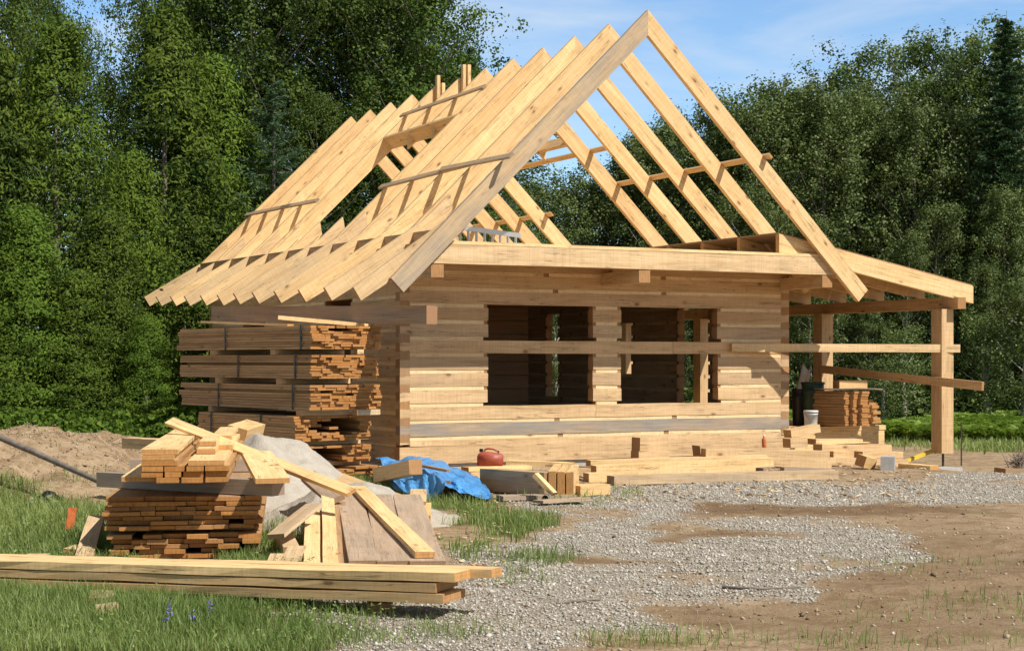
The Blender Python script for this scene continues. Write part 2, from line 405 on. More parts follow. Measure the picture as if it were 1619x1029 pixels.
ca.data.foreach_set('color', np.stack([gA, gB, gC, np.ones_like(gA)], -1).astype(np.float32).ravel())
t = NT('ground'); at = t.n('ShaderNodeAttribute'); at.attribute_name = 'zone'
sp = t.n('ShaderNodeSeparateColor'); t.l(at.outputs['Color'], sp.inputs['Color'])
pos = t.n('ShaderNodeNewGeometry').outputs['Position']
n1 = t.noise(pos, 1.3, 6, .65); n2 = t.noise(pos, 9, 5, .7); n3 = t.noise(pos, 45, 4, .7)
dirt = t.ramp(n2, [(.3, (.21, .135, .072)), (.5, (.35, .25, .15)), (.7, (.47, .36, .24))])
dirt = t.mix(t.mr(n1, .35, .65), dirt, (.40, .30, .195))
dirt = t.mix(t.mr(n3, .56, .72, 0, .5), dirt, (.16, .10, .055))
dirt = t.mix(t.mr(n3, .42, .30, 0, .35), dirt, (.55, .44, .31))
n4 = t.noise(pos, 3.2, 6, .75, .8); n5 = t.noise(t.mapping(pos, (1, 1, 1)), 120, 3, .7)
dirt = t.mix(t.mr(n4, .46, .60, 0, .75), dirt, (.215, .135, .072))
dirt = t.mix(t.mr(n5, .58, .7, 0, .6), dirt, (.60, .52, .42))
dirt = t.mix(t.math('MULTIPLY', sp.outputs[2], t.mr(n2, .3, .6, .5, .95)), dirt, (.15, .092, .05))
vo = t.n('ShaderNodeTexVoronoi'); vo.inputs['Scale'].default_value = 42; t.l(pos, vo.inputs['Vector'])
vs = t.n('ShaderNodeSeparateColor'); t.l(vo.outputs['Color'], vs.inputs['Color'])
grav = t.ramp(vs.outputs[0], [(0, (.26, .22, .175)), (.4, (.38, .34, .285)), (.8, (.48, .445, .39)), (1, (.58, .55, .50))])
grav = t.mix(t.mr(vo.outputs['Distance'], .3, .6, 0, .5), grav, (.2, .165, .125))
gmask = t.math('ADD', sp.outputs[0], t.mr(n2, .3, .7, -.28, .28)); gmask = t.mr(gmask, .38, .8, 0, .9)
c = t.mix(gmask, dirt, grav)
grs = t.ramp(n3, [(.35, (.07, .085, .025)), (.6, (.16, .16, .06)), (.75, (.26, .21, .11))])
grm = t.math('ADD', sp.outputs[1], t.mr(n2, .3, .7, -.2, .2)); c = t.mix(t.mr(grm, .4, .75, 0, .85), c, grs)
hh = t.math('ADD', t.math('MULTIPLY', n3, .5), t.math('ADD', t.math('MULTIPLY', n2, .9), t.math('MULTIPLY', n4, 1.4)))
hh = t.math('ADD', hh, t.math('MULTIPLY', t.math('MULTIPLY', vo.outputs['Distance'], gmask), -.9))
t.bsdf(c, .92, hh, .8, .03, .15)
tag(link('ground', gm, t.m), 'bare earth, gravel and grass lot around the unfinished log house', 'ground', kind='structure')
def gz(x, y): return float(gh(np.array([x]), np.array([y]))[0])
def G(px, d, dz=0.): v = W(px, d, 0); v.z = gz(v.x, v.y) + dz; return v

# gravel stones
def scatter(n, dmin, dmax, rmin, rmax):
    d = np.sqrt(rng.uniform(dmin ** 2, dmax ** 2, n) * 1.0); q = rng.uniform(rmin, rmax, n)
    # denser near, uniform in view columns
    r = q * d
    p = np.stack([CAM.x + d * FW.x + r * RT.x, CAM.y + d * FW.y + r * RT.y], -1)
    return p[:, 0], p[:, 1], d
def stones(name, n, size, thr, label, cat, mat, dmin=9, dmax=24, seed=0, inv=False):
    x, y, d = scatter(n, dmin, dmax, -.36, .36)
    g, gr, dk = masks(x, y); cl = fbm(x, y, 3., 77)
    pr = (.06 + g * 1.2) * sst(.22, .6, cl * .6 + g * .35) * (.35 + .65 * sst(.1, .9, g)) if not inv else .05 + .1 * (1 - g) * sst(.5, .7, cl) + .8 * gauss(*rd(x, y), -6.4, 21.8, 2.4, 2.6)
    inside = (x > -.2) & (x < 7) & (y > -.3) & (y < 10)
    k = (rng.random(n) < pr) & ~inside; x, y = x[k], y[k]; m = len(x); z = gh(x, y)
    base = np.array([(1, 0, 0), (-1, 0, 0), (0, 1, 0), (0, -1, 0), (0, 0, 1), (0, 0, -1)], float)
    tri = np.array([(0, 2, 4), (2, 1, 4), (1, 3, 4), (3, 0, 4), (2, 0, 5), (1, 2, 5), (3, 1, 5), (0, 3, 5)])
    s = size * np.exp(rng.normal(0, .38, m)); an = rng.uniform(0, 6.28, m)
    v = base[None] * rng.uniform(.6, 1.25, (m, 6, 3)) + rng.normal(0, .22, (m, 6, 3))
    v[:, :, 2] *= .7; v *= s[:, None, None]
    cx, sx = np.cos(an)[:, None], np.sin(an)[:, None]
    v = np.stack([v[..., 0] * cx - v[..., 1] * sx, v[..., 0] * sx + v[..., 1] * cx, v[..., 2]], -1)
    v += np.stack([x, y, z + s * .25], -1)[:, None]
    f = tri[None] + (np.arange(m) * 6)[:, None, None]
    me = raw_mesh(name, v.reshape(-1, 3), f.reshape(-1, 3)); face_attr(me, 'tint', np.repeat(rng.random(m), 8))
    return tag(link(name, me, mat), label, cat, kind='stuff')
t = NT('gravel_stone'); at = t.n('ShaderNodeAttribute'); at.attribute_name = 'tint'
c = t.ramp(at.outputs['Fac'], [(0, (.26, .22, .175)), (.3, (.39, .35, .295)), (.75, (.50, .465, .41)), (1, (.66, .63, .58))])
t.bsdf(c, .85, None); STONE = t.m
t = NT('dirt_clod'); at = t.n('ShaderNodeAttribute'); at.attribute_name = 'tint'
c = t.ramp(at.outputs['Fac'], [(0, (.12, .075, .04)), (.5, (.32, .22, .13)), (1, (.50, .42, .33))]); t.bsdf(c, .95, None); CLOD = t.m
stones('gravel', 260000, .0078, .5, 'loose pale grey gravel spread over the driveway', 'gravel', STONE)
stones('dirt_clods', 90000, .0095, .5, 'small clods and pebbles on the bare brown earth', 'dirt clods', CLOD, inv=True)

# grass
def blades(x, y, L, wd, seed, lean=.45, z0=None, three=True):
    m = len(x); z = gh(x, y) if z0 is None else z0
    an = rng.uniform(0, 6.28, m); ln = rng.uniform(.1, 1., m) * lean * 1.6
    dx, dy = np.cos(an), np.sin(an); tw = an + 1.57 + rng.normal(0, .5, m); sx, sy = np.cos(tw) * wd, np.sin(tw) * wd
    p0 = np.stack([x, y, z - .01], -1); side = np.stack([sx, sy, 0 * sx], -1)
    def at(tt): return p0 + np.stack([dx * L * ln * tt ** 2, dy * L * ln * tt ** 2, L * (tt - .3 * ln * tt ** 2)], -1)
    a, b, c = p0, at(.5), at(1.)
    v = np.stack([a - side, a + side, b + side * .8, b - side * .8, c + side * .1, c - side * .1], 1)
    f = np.array([(0, 1, 2, 3), (3, 2, 4, 5)])[None] + (np.arange(m) * 6)[:, None, None]
    return v.reshape(-1, 3), f.reshape(-1, 4)
def grass(name, n, dmin, dmax, qmin, qmax, label, Lr, wd, thr=.35, pw=1.4, mat=GRASS):
    x, y, d = scatter(n, dmin, dmax, qmin, qmax)
    g, gr, dk = masks(x, y); cl = fbm(x, y, 1.9, 91)
    pr = np.clip(gr, 0, 1) ** pw * sst(.28, .62, cl + .25 * gr)
    inside = (x > -.2) & (x < 9.2) & (y > -.3) & (y < 10)
    k = (rng.random(n) < pr) & ~inside; x, y, d = x[k], y[k], d[k]; cl = cl[k]
    m = len(x); L = rng.uniform(*Lr, m) * (.55 + .8 * cl)
    v, f = blades(x, y, L, wd, 1)
    me = raw_mesh(name, v, f); me_t = np.clip(rng.normal(.5, .22, m) + (fbm(x, y, .7, 55) - .5) * .9, 0, 1); face_attr(me, 'tint', np.repeat(me_t, 2))
    return tag(link(name, me, mat), label, 'grass', kind='stuff')
grass('grass', 165000, 8.9, 13.2, -.36, .36, 'green grass in the foreground below the long planks and on the lot', (.04, .14), .0028)
grass('grass', 110000, 13.0, 24, -.36, .08, 'taller green grass behind and beside the lumber stacks', (.06, .19), .0042)
grass('grass', 90000, 31, 50, .06, .36, 'strip of meadow grass below the right-hand trees', (.08, .2), .010, pw=1.)
grass('grass', 25000, 25, 40, -.36, -.17, 'shaded grass under the left-hand cedars', (.15, .35), .01)

# wood chips and weeds
def chips(n, px0, px1, d0, d1, label):
    px = rng.uniform(px0, px1, n); d = rng.uniform(d0, d1, n); r = (px - IW / 2) / F * d
    x = CAM.x + d * FW.x + r * RT.x; y = CAM.y + d * FW.y + r * RT.y; k = ~((x > -.1) & (x < 9.2) & (y > -.15)); x, y = x[k], y[k]; m = len(x); z = gh(x, y) + .012
    a = rng.uniform(0, 6.28, m); L = rng.uniform(.01, .06, m); w_ = rng.uniform(.006, .02, m)
    ca_, sa_ = np.cos(a), np.sin(a); v = []
    for (i, j, k_) in ((-1, -1, 0), (1, -1, 0), (1, 1, 0), (-1, 1, 0), (-1, -1, 1), (1, -1, 1), (1, 1, 1), (-1, 1, 1)):
        v.append(np.stack([x + i * L * ca_ - j * w_ * sa_, y + i * L * sa_ + j * w_ * ca_, z + k_ * .008 + i * L * .15], -1))
    v = np.stack(v, 1); f = np.array([(0, 3, 2, 1), (4, 5, 6, 7), (0, 1, 5, 4), (1, 2, 6, 5), (2, 3, 7, 6), (3, 0, 4, 7)])[None] + (np.arange(m) * 8)[:, None, None]
    me = raw_mesh('wood_chips', v.reshape(-1, 3), f.reshape(-1, 4)); face_attr(me, 'tint', np.repeat(rng.random(m), 6))
    tag(link('wood_chips', me, CHIP), label, 'wood chips', kind='stuff')
t = NT('chip_wood'); at = t.n('ShaderNodeAttribute'); at.attribute_name = 'tint'
t.bsdf(t.ramp(at.outputs['Fac'], [(0, (.25, .16, .09)), (.5, (.55, .40, .23)), (1, (.72, .60, .44))]), .85, None); CHIP = t.m
chips(750, 760, 1480, 18.3, 25.5, 'pale wood chips and offcuts strewn on the ground before the house')
chips(260, 380, 800, 11, 18, 'pale wood chips strewn around the weathered planks')
n = 2600; x, y, d = scatter(n, 9, 20, -.36, .02); g_, gr_, dk_ = masks(x, y); k = rng.random(n) < gr_ * sst(.45, .7, fbm(x, y, 1.3, 99)); x, y = x[k], y[k]; m = len(x)
X_ = np.repeat(x, 9) + rng.normal(0, .05, m * 9); Y_ = np.repeat(y, 9) + rng.normal(0, .05, m * 9); Z_ = gh(X_, Y_) + rng.uniform(.02, .12, m * 9)
nn_ = rng.normal(0, .45, (m * 9, 3)) + np.array([0, -.2, 1]); nn_ /= np.linalg.norm(nn_, axis=1)[:, None]
dv_ = np.cross(nn_, rng.normal(0, 1, (m * 9, 3))); dv_ /= np.linalg.norm(dv_, axis=1)[:, None]; sv_ = np.cross(nn_, dv_); C_ = np.stack([X_, Y_, Z_], -1)
lz_ = rng.uniform(.3, 1., (m * 9, 1)); v = np.stack([C_ - dv_ * .024 * lz_, C_ + sv_ * .010 * lz_, C_ + dv_ * .024 * lz_, C_ - sv_ * .010 * lz_], 1)
me = raw_mesh('weeds', v.reshape(-1, 3), np.arange(m * 36).reshape(m * 9, 4)); face_attr(me, 'tint', rng.random(m * 9))
tag(link('weeds', me, GRASS), 'low broad-leaved weeds mixed into the foreground grass', 'weeds', kind='stuff')

# ------------------------------------------------------------------ the log house
WD, LEN, HR = 6.85, 9.3, 6.71; TH = .155; PITCH = .2395; OP = [(1.40, 3.18), (3.68, 5.46)]
house = empty('log_house', (WD / 2, LEN / 2, 0), 'unfinished squared-log house with bare roof rafters, open windows and a side porch', 'log house')
def ring_x(x, y0, y1, z0, z1, j=.003):
    q = lambda: random.uniform(-j, j)
    return [Vector((x, y0 + q(), z0 + q())), Vector((x, y1 + q(), z0 + q())), Vector((x, y1 + q(), z1 + q())), Vector((x, y0 + q(), z1 + q()))]
def log_run(a, b, z0, z1, off, axis, flip, taila, tailb, tone, grey, name='wall_log', dz0=0.):
    """a log lying along an axis from a to b; off = inner/outer offsets; tails narrowed at the corners"""
    m = MB(); o0, o1 = off; rings = []
    def rg(s, e0, e1): 
        r = ring_x(s, o0, o1, e0, e1)
        if axis == 'y': r = [Vector((v.y, v.x, v.z)) for v in r][::-1]
        return r
    t0, t1 = z0 + .035, z1 - .04
    if taila: rings += [rg(a, t0 - .012, t1 + .012), rg(a + TH, t0, t1), rg(a + TH + .002, z0, z1)]
    else: rings += [rg(a, z0, z1)]
    aa, bb = (a + TH if taila else a), (b - TH if tailb else b)
    ns = max(1, int((bb - aa) / .6))
    for i in range(1, ns): rings.append(rg(aa + (bb - aa) * i / ns, z0 + random.uniform(-.004, .004), z1 + random.uniform(-.004, .004)))
    if tailb: rings += [rg(b - TH - .002, z0, z1), rg(b - TH, t0, t1), rg(b, t0 - .012, t1 + .012)]
    else: rings += [rg(b, z0, z1)]
    m.loft(rings, tone, grey); return m.build(name, LOGW, house)
def strip(a, b, z0, z1, off, axis, tone=.95):
    m = MB(); y0, y1 = off
    if axis == 'x': rg = lambda s: ring_x(s, y0, y1, z0 - .004, z1 + .004, 0)
    else: rg = lambda s: [Vector((v.y, v.x, v.z)) for v in ring_x(s, y0, y1, z0 - .004, z1 + .004, 0)][::-1]
    m.loft([rg(a), rg(b)], tone, 0.); m.build('chinking_strip', CHINK, house)
def spacer(c, z0, z1, off, axis):
    m = MB(); y0, y1 = off
    if axis == 'x': r = [ring_x(c - .04, y0, y1, z0 - .003, z1 + .003, 0), ring_x(c + .04, y0, y1, z0 - .003, z1 + .003, 0)]
    else: r = [[Vector((v.y, v.x, v.z)) for v in ring_x(s, y0, y1, z0 - .003, z1 + .003, 0)][::-1] for s in (c - .04, c + .04)]
    m.loft(r, .15, .1); m.build('spacer_block', PILE, house)
def wall(axis, o0, o1, length, zoff, openings, front=False, rows=range(-2, 10)):
    sgn = 1 if o1 > o0 else -1
    for k in rows:
        zt = .929 + PITCH * k + zoff; zb = zt - .187
        if zoff and k == -2: zb = zt - .187
        segs = [(0, length)]
        for (a, b, za, zc) in openings:
            if zb + .09 > za and zt - .09 < zc and not (front and k == 4):
                new = []
                for s in segs:
                    if a < s[1] and b > s[0]:
                        if a > s[0]: new.append((s[0], a))
                        if b < s[1]: new.append((b, s[1]))
                    else: new.append(s)
                segs = new
        if front and k == 4: segs = [(0, 2.28), (2.283, 4.62), (4.623, length)]
        if front and k == 0: segs = [(0, 3.235), (3.238, length)]
        for (a, b) in segs:
            ta, tb = a == 0, b == length
            ja = 0 if ta else random.uniform(-.012, .012) * (k != 4 and k != 0); jb = 0 if tb else random.uniform(-.012, .012) * (k != 4 and k != 0)
            grey = random.choice([0, .0, .1, .25, .4]) if k < 6 else random.choice([0, .1]); tone = random.uniform(.25, .8)
            if front and k == -1: grey, tone = 1., .45
            if front and k in (2, 3, 5): grey = .3
            if front and k in (0, 1): grey, tone = .08, .75
            if front and k >= 6: tone = random.uniform(.2, .4)  # upper rows get darker tones, overhang shade put into the colour
            z0_ = zb
            if front and k == -2: z0_ = zb + .10
            log_run(a + ja, b + jb, z0_, zt, (o0, o1), axis, False, ta, tb, tone, grey)
            # chinking above
            if k == rows[-1]: continue
            aa, bb = (TH if ta else a + .06), (length - TH if tb else b - .06)
            oa, ob = o0 + sgn * .009, o1 - sgn * .035
            segs2 = [(aa, bb)]
            fl = bb - aa > 4 and not ((zoff == 0) and any(za < zt < zc for _, _, za, zc in openings))
            if front and k in (4,):
                segs2 = []
                for s0, s1 in ((TH, OP[0][0] - .07), (OP[0][1] + .07, OP[1][0] - .07), (OP[1][1] + .07, WD - TH)):
                    if s0 >= a - .01 and s1 <= b + .3 and s0 < b and s1 > a: segs2.append((s0, min(s1, b)))
                if a > 2 and a < 3: segs2 = [(OP[0][1] + .07, OP[1][0] - .07)]
                if a == 0: segs2 = [(TH, OP[0][0] - .07)]
                if a > 4: segs2 = [(OP[1][1] + .07, WD - TH)]
            if front and k == 0:   # sill log carries strips only beside the openings
                segs2 = [(TH, OP[0][0] - .07)] if a == 0 else [(OP[1][1] + .07, WD - TH)]
                if a == 0: segs2.append((OP[0][1] + .07, 3.235)); 
                else: segs2.append((3.24, OP[1][0] - .07))
            if fl:
                n = 2 if bb - aa > 5 else 1; cuts = [aa + (bb - aa) * (i + 1) / (n + 1) + random.uniform(-.3, .3) for i in range(n)]
                e = [aa] + cuts + [bb]
                segs2 = [(e[i] + (.045 if i else 0), e[i + 1] - (.045 if i < n else 0)) for i in range(n + 1)]
                for c_ in cuts: spacer(c_, zt, zt + PITCH - .187, (o0 + sgn * .015, o0 + sgn * .1), axis)
            for s0, s1 in segs2: strip(s0, s1, zt, zt + PITCH - .187, (oa, ob), axis, random.uniform(.85, 1.))
            if not ta and not front or (front and not ta and k not in (0, 4)): spacer(a + .045, zt, zt + PITCH - .187, (o0 + sgn * .012, o0 + sgn * .12), axis)
            if not tb and not front or (front and not tb and k not in (0, 4)): spacer(b - .045, zt, zt + PITCH - .187, (o0 + sgn * .012, o0 + sgn * .12), axis)
wall('x', 0, TH, WD, 0, [(a, b, .93, 2.40) for a, b in OP], True)
wall('y', 0, TH, LEN, -PITCH / 2, [(1.9, 3.0, .8, 2.62), (6.0, 7.2, .8, 2.62)])
wall('y', WD, WD - TH, LEN, -PITCH / 2, [(7.49, 8.0, .9, 2.55), (4.65, 5.6, 1.4, 2.2), (2.1, 3.07, .4, 2.55)])
wall('x', LEN, LEN - TH, WD, 0, [(2.4, 3.4, 1.1, 2.3)])
# side log ends shown on the front corners sit 3 mm proud because the tails reach the wall face
for z0, z1, y0, nm, mt in ((.105, .352, -.012, 'sill_log', LOGW), (-.12, .10, .03, 'foundation', FOAM)):
    m = MB()
    m.loft([ring_x(s, y0, TH + .02, z0 - (.0 if nm == 'sill_log' else 0), z1 + (.0 + .03 * s / WD if nm == 'sill_log' else 0), .002) for s in np.linspace(0 if nm == 'foundation' else -.01, WD + (.01 if nm == 'sill_log' else 0), 9)], .72, .12); m.build(nm, mt, house)
    for xx in (0., WD - TH):
        m = MB(); m.board((xx + TH / 2, TH + .03, (z0 + z1) / 2), (xx + TH / 2, LEN, (z0 + z1) / 2), TH, z1 - z0, tone=.5, grey=.2); m.build(nm, mt, house)
    m = MB(); m.board((TH, LEN - TH / 2, (z0 + z1) / 2), (WD - TH, LEN - TH / 2, (z0 + z1) / 2), TH, z1 - z0, tone=.5); m.build(nm, mt, house)
m = MB(); m.board((WD / 2, TH + .02, .3), (WD / 2, LEN - TH - .01, .3), WD - 2 * TH - .02, .08, tone=.3); m.build('floor', PILE, house)
# inner partitions keep rooms apart (seen dimly through the windows); their dark tone stands in for indoor shade
for y0, a, b in ((4.3, TH + .01, 4.3),):
    for k in range(10):
        m = MB(); zt = .36 + .2395 * (k + 1); m.board((a, y0, zt - .1), (b, y0, zt - .1), .14, .225, tone=.1, grey=.3); m.build('partition_log', PILE, house)

# loft deck, big front beam, outriggers
YF = -1.19
m = MB(); m.board((-.08, -1.035, 3.062), (WD + .08, -1.035, 3.062), .15, .262, tone=.95, grey=.12, seg=8, jit=.003); m.build('front_beam', LOGW, house)
for i in range(11):
    y0 = -1.105 + i * 1.03
    m = MB(); m.board((.02, y0 + .515, 3.222), (WD - .02, y0 + .515, 3.222), 1.028, .045, tone=random.uniform(.7, 1)); m.build('deck_board', WOOD, house)
for i in range(8):
    y0 = .6 + i * 1.15
    m = MB(); m.board((TH + .01, y0, 3.09), (WD - TH - .01, y0, 3.09), .12, .2, tone=.4); m.build('floor_joist', PILE, house)
for x0, w_ in ((.085, .19), (3.42, .19), (WD - .09, .19)):
    m = MB(); m.board((x0, -1.10, 2.826), (x0, -.005 if x0 != 3.42 else -.005, 2.826), w_, .18, tone=.55, seg=1); m.build('outrigger', LOGW, house)
for xx in (TH / 2 + .002, WD - TH / 2 - .002):
    m = MB(); m.board((xx, .16, 3.06), (xx, LEN + .4, 3.06), .16, .2, tone=.35); m.build('wall_plate', LOGW, house)
# side wall eave board whose dark face shows between the tails
for sx in (-1,):
    m = MB(); m.board((.16, YF + .25, 3.30), (.16, 10.4, 3.42), .04, .22, up=(0, 0, 1), tone=.2, grey=.2); m.build('eave_board', LOGW, house)

# rafters ---------------------------------------------------------------
CX_ = WD / 2; SL = 4.0 / 4.06; DEP = .262; PL = DEP * math.hypot(1, SL); RT_ = .078
ux, uz = 1 / math.hypot(1, SL), SL / math.hypot(1, SL)      # up-slope direction of the left side
def rafter(y, side, lo, hi=0., name='rafter', tone=.6, grey=0., perp=True, dep=DEP, plumb_hi=True, wob=0):
    """lo, hi = horizontal distances from the ridge of the lower and upper end (top edge)"""
    P = dep * math.hypot(1, SL)
    top = lambda s: (s, HR - s * SL)
    if perp: tl = [top(lo), (lo - uz * dep, HR - lo * SL - ux * dep)]
    else: tl = [top(lo), (lo, HR - lo * SL - P)]
    poly = [top(hi)] + tl + [(hi, HR - hi * SL - P)]
    poly = [(CX_ + side * s, z) for s, z in poly]
    m = MB(); m.prism(poly, y, y + RT_, tone, grey, (side * ux, -uz)); return m.build(name, WOOD, house)
ys_r = [YF] + [YF + 1.106 + i * 1.061 for i in range(11)]
tailpx = [(571, 475), (525, 475), (484, 477.5), (445, 479), (410, 480), (380, 481), (354, 483), (327, 483), (301, 483.5), (279, 483.5), (256, 483.5), (237, 484)]
LO_F = 4.065
rafter(YF, -1, LO_F, tone=.5, grey=.75)
rafter(YF, 1, LO_F, tone=.62, grey=0.)
HS = CX_ - onY(610, 213, ys_r[7]).x
print('HS', HS)
for i in range(1, 12):
    y = ys_r[i]; tn = random.uniform(.3, .95)
    if i in (5, 6):      # cut for the roof opening
        rafter(y, -1, HS, 0., tone=tn, perp=False)
        c_ = onY(*((505, 371) if i == 5 else (472, 377)), y); rafter(y, -1, 3.45, max(2.5, min(3.2, CX_ - c_.x)), tone=tn, perp=False)
    else: rafter(y, -1, 3.45, tone=tn, perp=False)
    tn = random.uniform(.3, .95)
    if i in (5, 6): rafter(y, 1, 1.2, 0., tone=tn, perp=False)
    elif i == 1: rafter(y, 1, 3.9, tone=tn)
    else: rafter(y, 1, 3.5, tone=tn, perp=False)
for i, (px, py) in enumerate(tailpx):
    y = (YF + .085) if i == 0 else ys_r[i] - .075
    T = onY(px, py, y); Bx, Bz = .30 + random.uniform(-.03, .03), 3.60
    ddx, ddz = .85, .53; tx, tz = T.x, T.z
    nn = (-ddz, ddx); topT = (tx + nn[0] * .205, tz + nn[1] * .205)
    dl = math.hypot(Bx - topT[0], Bz - topT[1]); dx_, dz_ = (Bx - topT[0]) / dl, (Bz - topT[1]) / dl
    poly = [(tx, tz), topT, (Bx, Bz), (Bx + .42, Bz + .42 * SL - .02), (Bx + .46, Bz + .42 * SL - .24), (Bx + .12, Bz - .26)]
    m = MB(); m.prism(poly, y, y + .07, random.uniform(.6, .95), random.choice([0, .15, .3]), (dx_, dz_)); m.build('rafter_tail', WOOD, house)
# opening headers, ridge uprights, battens on the slopes
def slope_pt(side, s, y, lift=0.): return Vector((CX_ + side * s + side * uz * lift, y, HR - s * SL + ux * lift))
hy0, hy1 = ys_r[4] + RT_, ys_r[7]
for side, s, a, b in ((-1, HS + .03, hy0, hy1), (1, 1.24, ys_r[4] + RT_, ys_r[7])):
    m = MB(); c = slope_pt(side, s, 0, -DEP / 2)
    m.board((c.x, a + .004, c.z), (c.x, b - .004, c.z), .06, DEP, up=(side * uz, 0, ux), tone=.45, grey=.15); m.build('opening_header', WOOD, house)
for px, y0, y1, yy in ((695, 120, 178, ys_r[7]), (735.5, 103, 165, ys_r[6])):
    a = onY(px - 3, y1, yy - .05); b = onY(px - 3, y0, yy - .05)
    for k, dz in ((0, 0), (1, -.14 if px < 700 else 0)):
        m = MB(); x_ = a.x + k * .085; m.board((x_, yy - .06 - .03 * k, a.z), (x_, yy - .06 - .03 * k, b.z + dz), .06, .085, up=(0, 1, 0), tone=.85 - .4 * (k == 0)); m.build('ridge_upright', WOOD, house)
def onslope(px, py, side=-1, lift=0.):
    """sight line meets a roof plane"""
    d = (FW + RT * ((px - IW / 2) / F) + Vector((0, 0, -(py - HOR) / F)))
    n = Vector((side * SL, 0, 1)); p0 = Vector((CX_, 0, HR + lift * math.hypot(1, SL)))
    t_ = (p0 - CAM).dot(n) / d.dot(n); return CAM + d * t_
def batten(a, b, side, tone=.35, grey=.7, w_=.09, h_=.035):
    m = MB(); m.board(a, b, w_, h_, up=(side * uz, 0, ux), tone=tone, grey=grey); m.build('batten', WOOD, house)
for (p, q, tn) in (((634, 183), (766, 137), .3), ((601, 296), (745, 259), .35), ((697, 268), (809, 246), .5), ((389, 340), (460, 325), .3), ((445, 328), (502, 317), .45)):
    l = .02 if tn != .5 else .05
    batten(onslope(*p, -1, l), onslope(*q, -1, l), -1, tn)
def on_right(px, py): return onslope(px, py, 1, .02)
a = on_right(990, 309); b = on_right(1196, 273); a.y = ys_r[4] - .1; b.y = YF - .12
def right_batten(s, y0, y1): batten(slope_pt(1, s, y0, .022), slope_pt(1, s, y1, .022), 1, .6, .15)
right_batten(2.07, YF - .14, ys_r[4] + .12)
right_batten(1.52, ys_r[3] + .6, ys_r[7] + .2)
right_batten(2.35, ys_r[7] - .2, ys_r[11] + .1)

# porch --------------------------------------------------------------------
XE, ZE, XS, ZS = 9.83, 2.82, 5.9, 3.545
yp = [-1.02 + 1.04 * k_ for k_ in range(11)]  # rear rafters added to shade the far opening in the right wall
pl = math.hypot(XE - XS, ZE - ZS); pdx, pdz = (XE - XS) / pl, (ZE - ZS) / pl
for i, y in enumerate(yp):
    dp = .285 if i == 0 else .24
    m = MB(); poly = [(XS, ZS), (XE, ZE), (XE, ZE - dp), (XS, ZS - dp)]
    if i: poly = [(XS, ZS), (XE - .12, ZE + .02), (XE - .12, ZE - .2), (XS, ZS - dp)]
    if i == 0:
        n = 12; poly = [(XS + (XE - XS) * k / n, ZS + (ZE - ZS) * k / n + (random.uniform(-.006, .006) if 0 < k < n else 0)) for k in range(n + 1)] + [(XE, ZE - dp), (XS, ZS - dp)]
    m.prism(poly, y, y + (.09 if i == 0 else .08), .8 if i == 0 else .3, .05, (pdx, pdz)); m.build('porch_rafter', WOOD, house)
for k in range(9):
    s0 = k / 9; a_ = Vector((XS + (XE - XS) * (s0 + .5 / 9), yp[0] + .02, ZS + (ZE - ZS) * (s0 + .5 / 9) + .014)); b_ = a_ + Vector((0, 10.5, 0))  # boards run on over the added rear rafters to shade the wall
    m = MB(); m.board(a_, b_, pl / 9 - .006, .022, up=(-pdz, 0, pdx), tone=random.random(), grey=.5, seg=1); m.build('sheathing_board', PILE, house)
PX, PW = 9.22, .25
m = MB(); m.board((PX + .27, -1.12, 2.535), (PX + .27, 9.4, 2.535), .17, .19, tone=.35); m.build('porch_beam', LOGW, house)
for (y, zb) in ((-.95, .075), (2.18, .5), (6.1, .5), (9.0, -.1)):
    m = MB(); m.board((PX + .12, y + PW / 2, zb), (PX + .12, y + PW / 2, 2.437), PW, PW, up=(0, 1, 0), tone=.5, grey=0); m.build('porch_post', LOGW, house)
me = tubes_mesh('pin', [([(PX + .14, -.82, -.25), (PX + .14, -.82, .08)], [.02, .02])]); link('post_pin', me, DARKMETAL, house)
a, b = onY(1163, 549.5, -.05), onY(1511, 550, -1.0)
a = Vector((5.68, -.06, 1.6 + 20 / F * 25.7)); bq = Vector((PX + .34, -.99, 1.6 + 19 / F * 26.4))
m = MB(); m.board(a, bq, .045, .13, tone=1., grey=.25, seg=4, jit=.002); m.build('brace_board', WOOD, house)
m = MB(); m.board((PX - .03, 2.16, 1.44), (PX - .06, -1.95, 1.19), .045, .14, tone=.35, grey=.1); m.build('porch_rail', WOOD, house)
# porch deck
m = MB(); m.loft([ring_x(s, .3, 6.6, .42, .5, .001) for s in (WD + .02, 9.1)], .85, .05); m.build('porch_floor', WOOD, house)
m = MB(); m.board((WD + .02, .35, .25), (9.08, .35, .25), .08, .34, tone=.9, grey=.05, seg=3, jit=.003); m.build('porch_skirt', WOOD, house)
m = MB(); m.board((9.04, .4, .25), (9.04, 6.5, .25), .06, .34, tone=.6); m.build('porch_skirt', WOOD, house)
# end-grain squares of the corners: side wall tails must reach the front face

# ------------------------------------------------------------------ single timbers lying about
def timber(name, p0, p1, w, h, label, cat='timber', mat=None, tone=None, grey=0., up=(0, 0, 1), group=None, seg=3, jit=.003, w1=None, h1=None):
    m = MB(); m.board(p0, p1, w, h, up, random.uniform(.4, .9) if tone is None else tone, grey, seg, jit, w1, h1)
    o = m.build(name, mat or LOGW); c = (Vector(p0) + Vector(p1)) / 2
    o.data.transform(Matrix.Translation(-c)); o.location = c
    return tag(o, label, cat, group)
# the long beam resting on the tall stack
B0 = W(683, 20.75, 2.175); ldir = Vector((-.206, .978, 0)); edir = Vector((.978, .206, 0))
timber('timber', B0, B0 + ldir * 5.6 + Vector((0, 0, .13)), .17, .235, 'long dark squared timber lying on the tall strapped stack, pointing past the house corner', 'timber', PILE, .3, .5, seg=8)

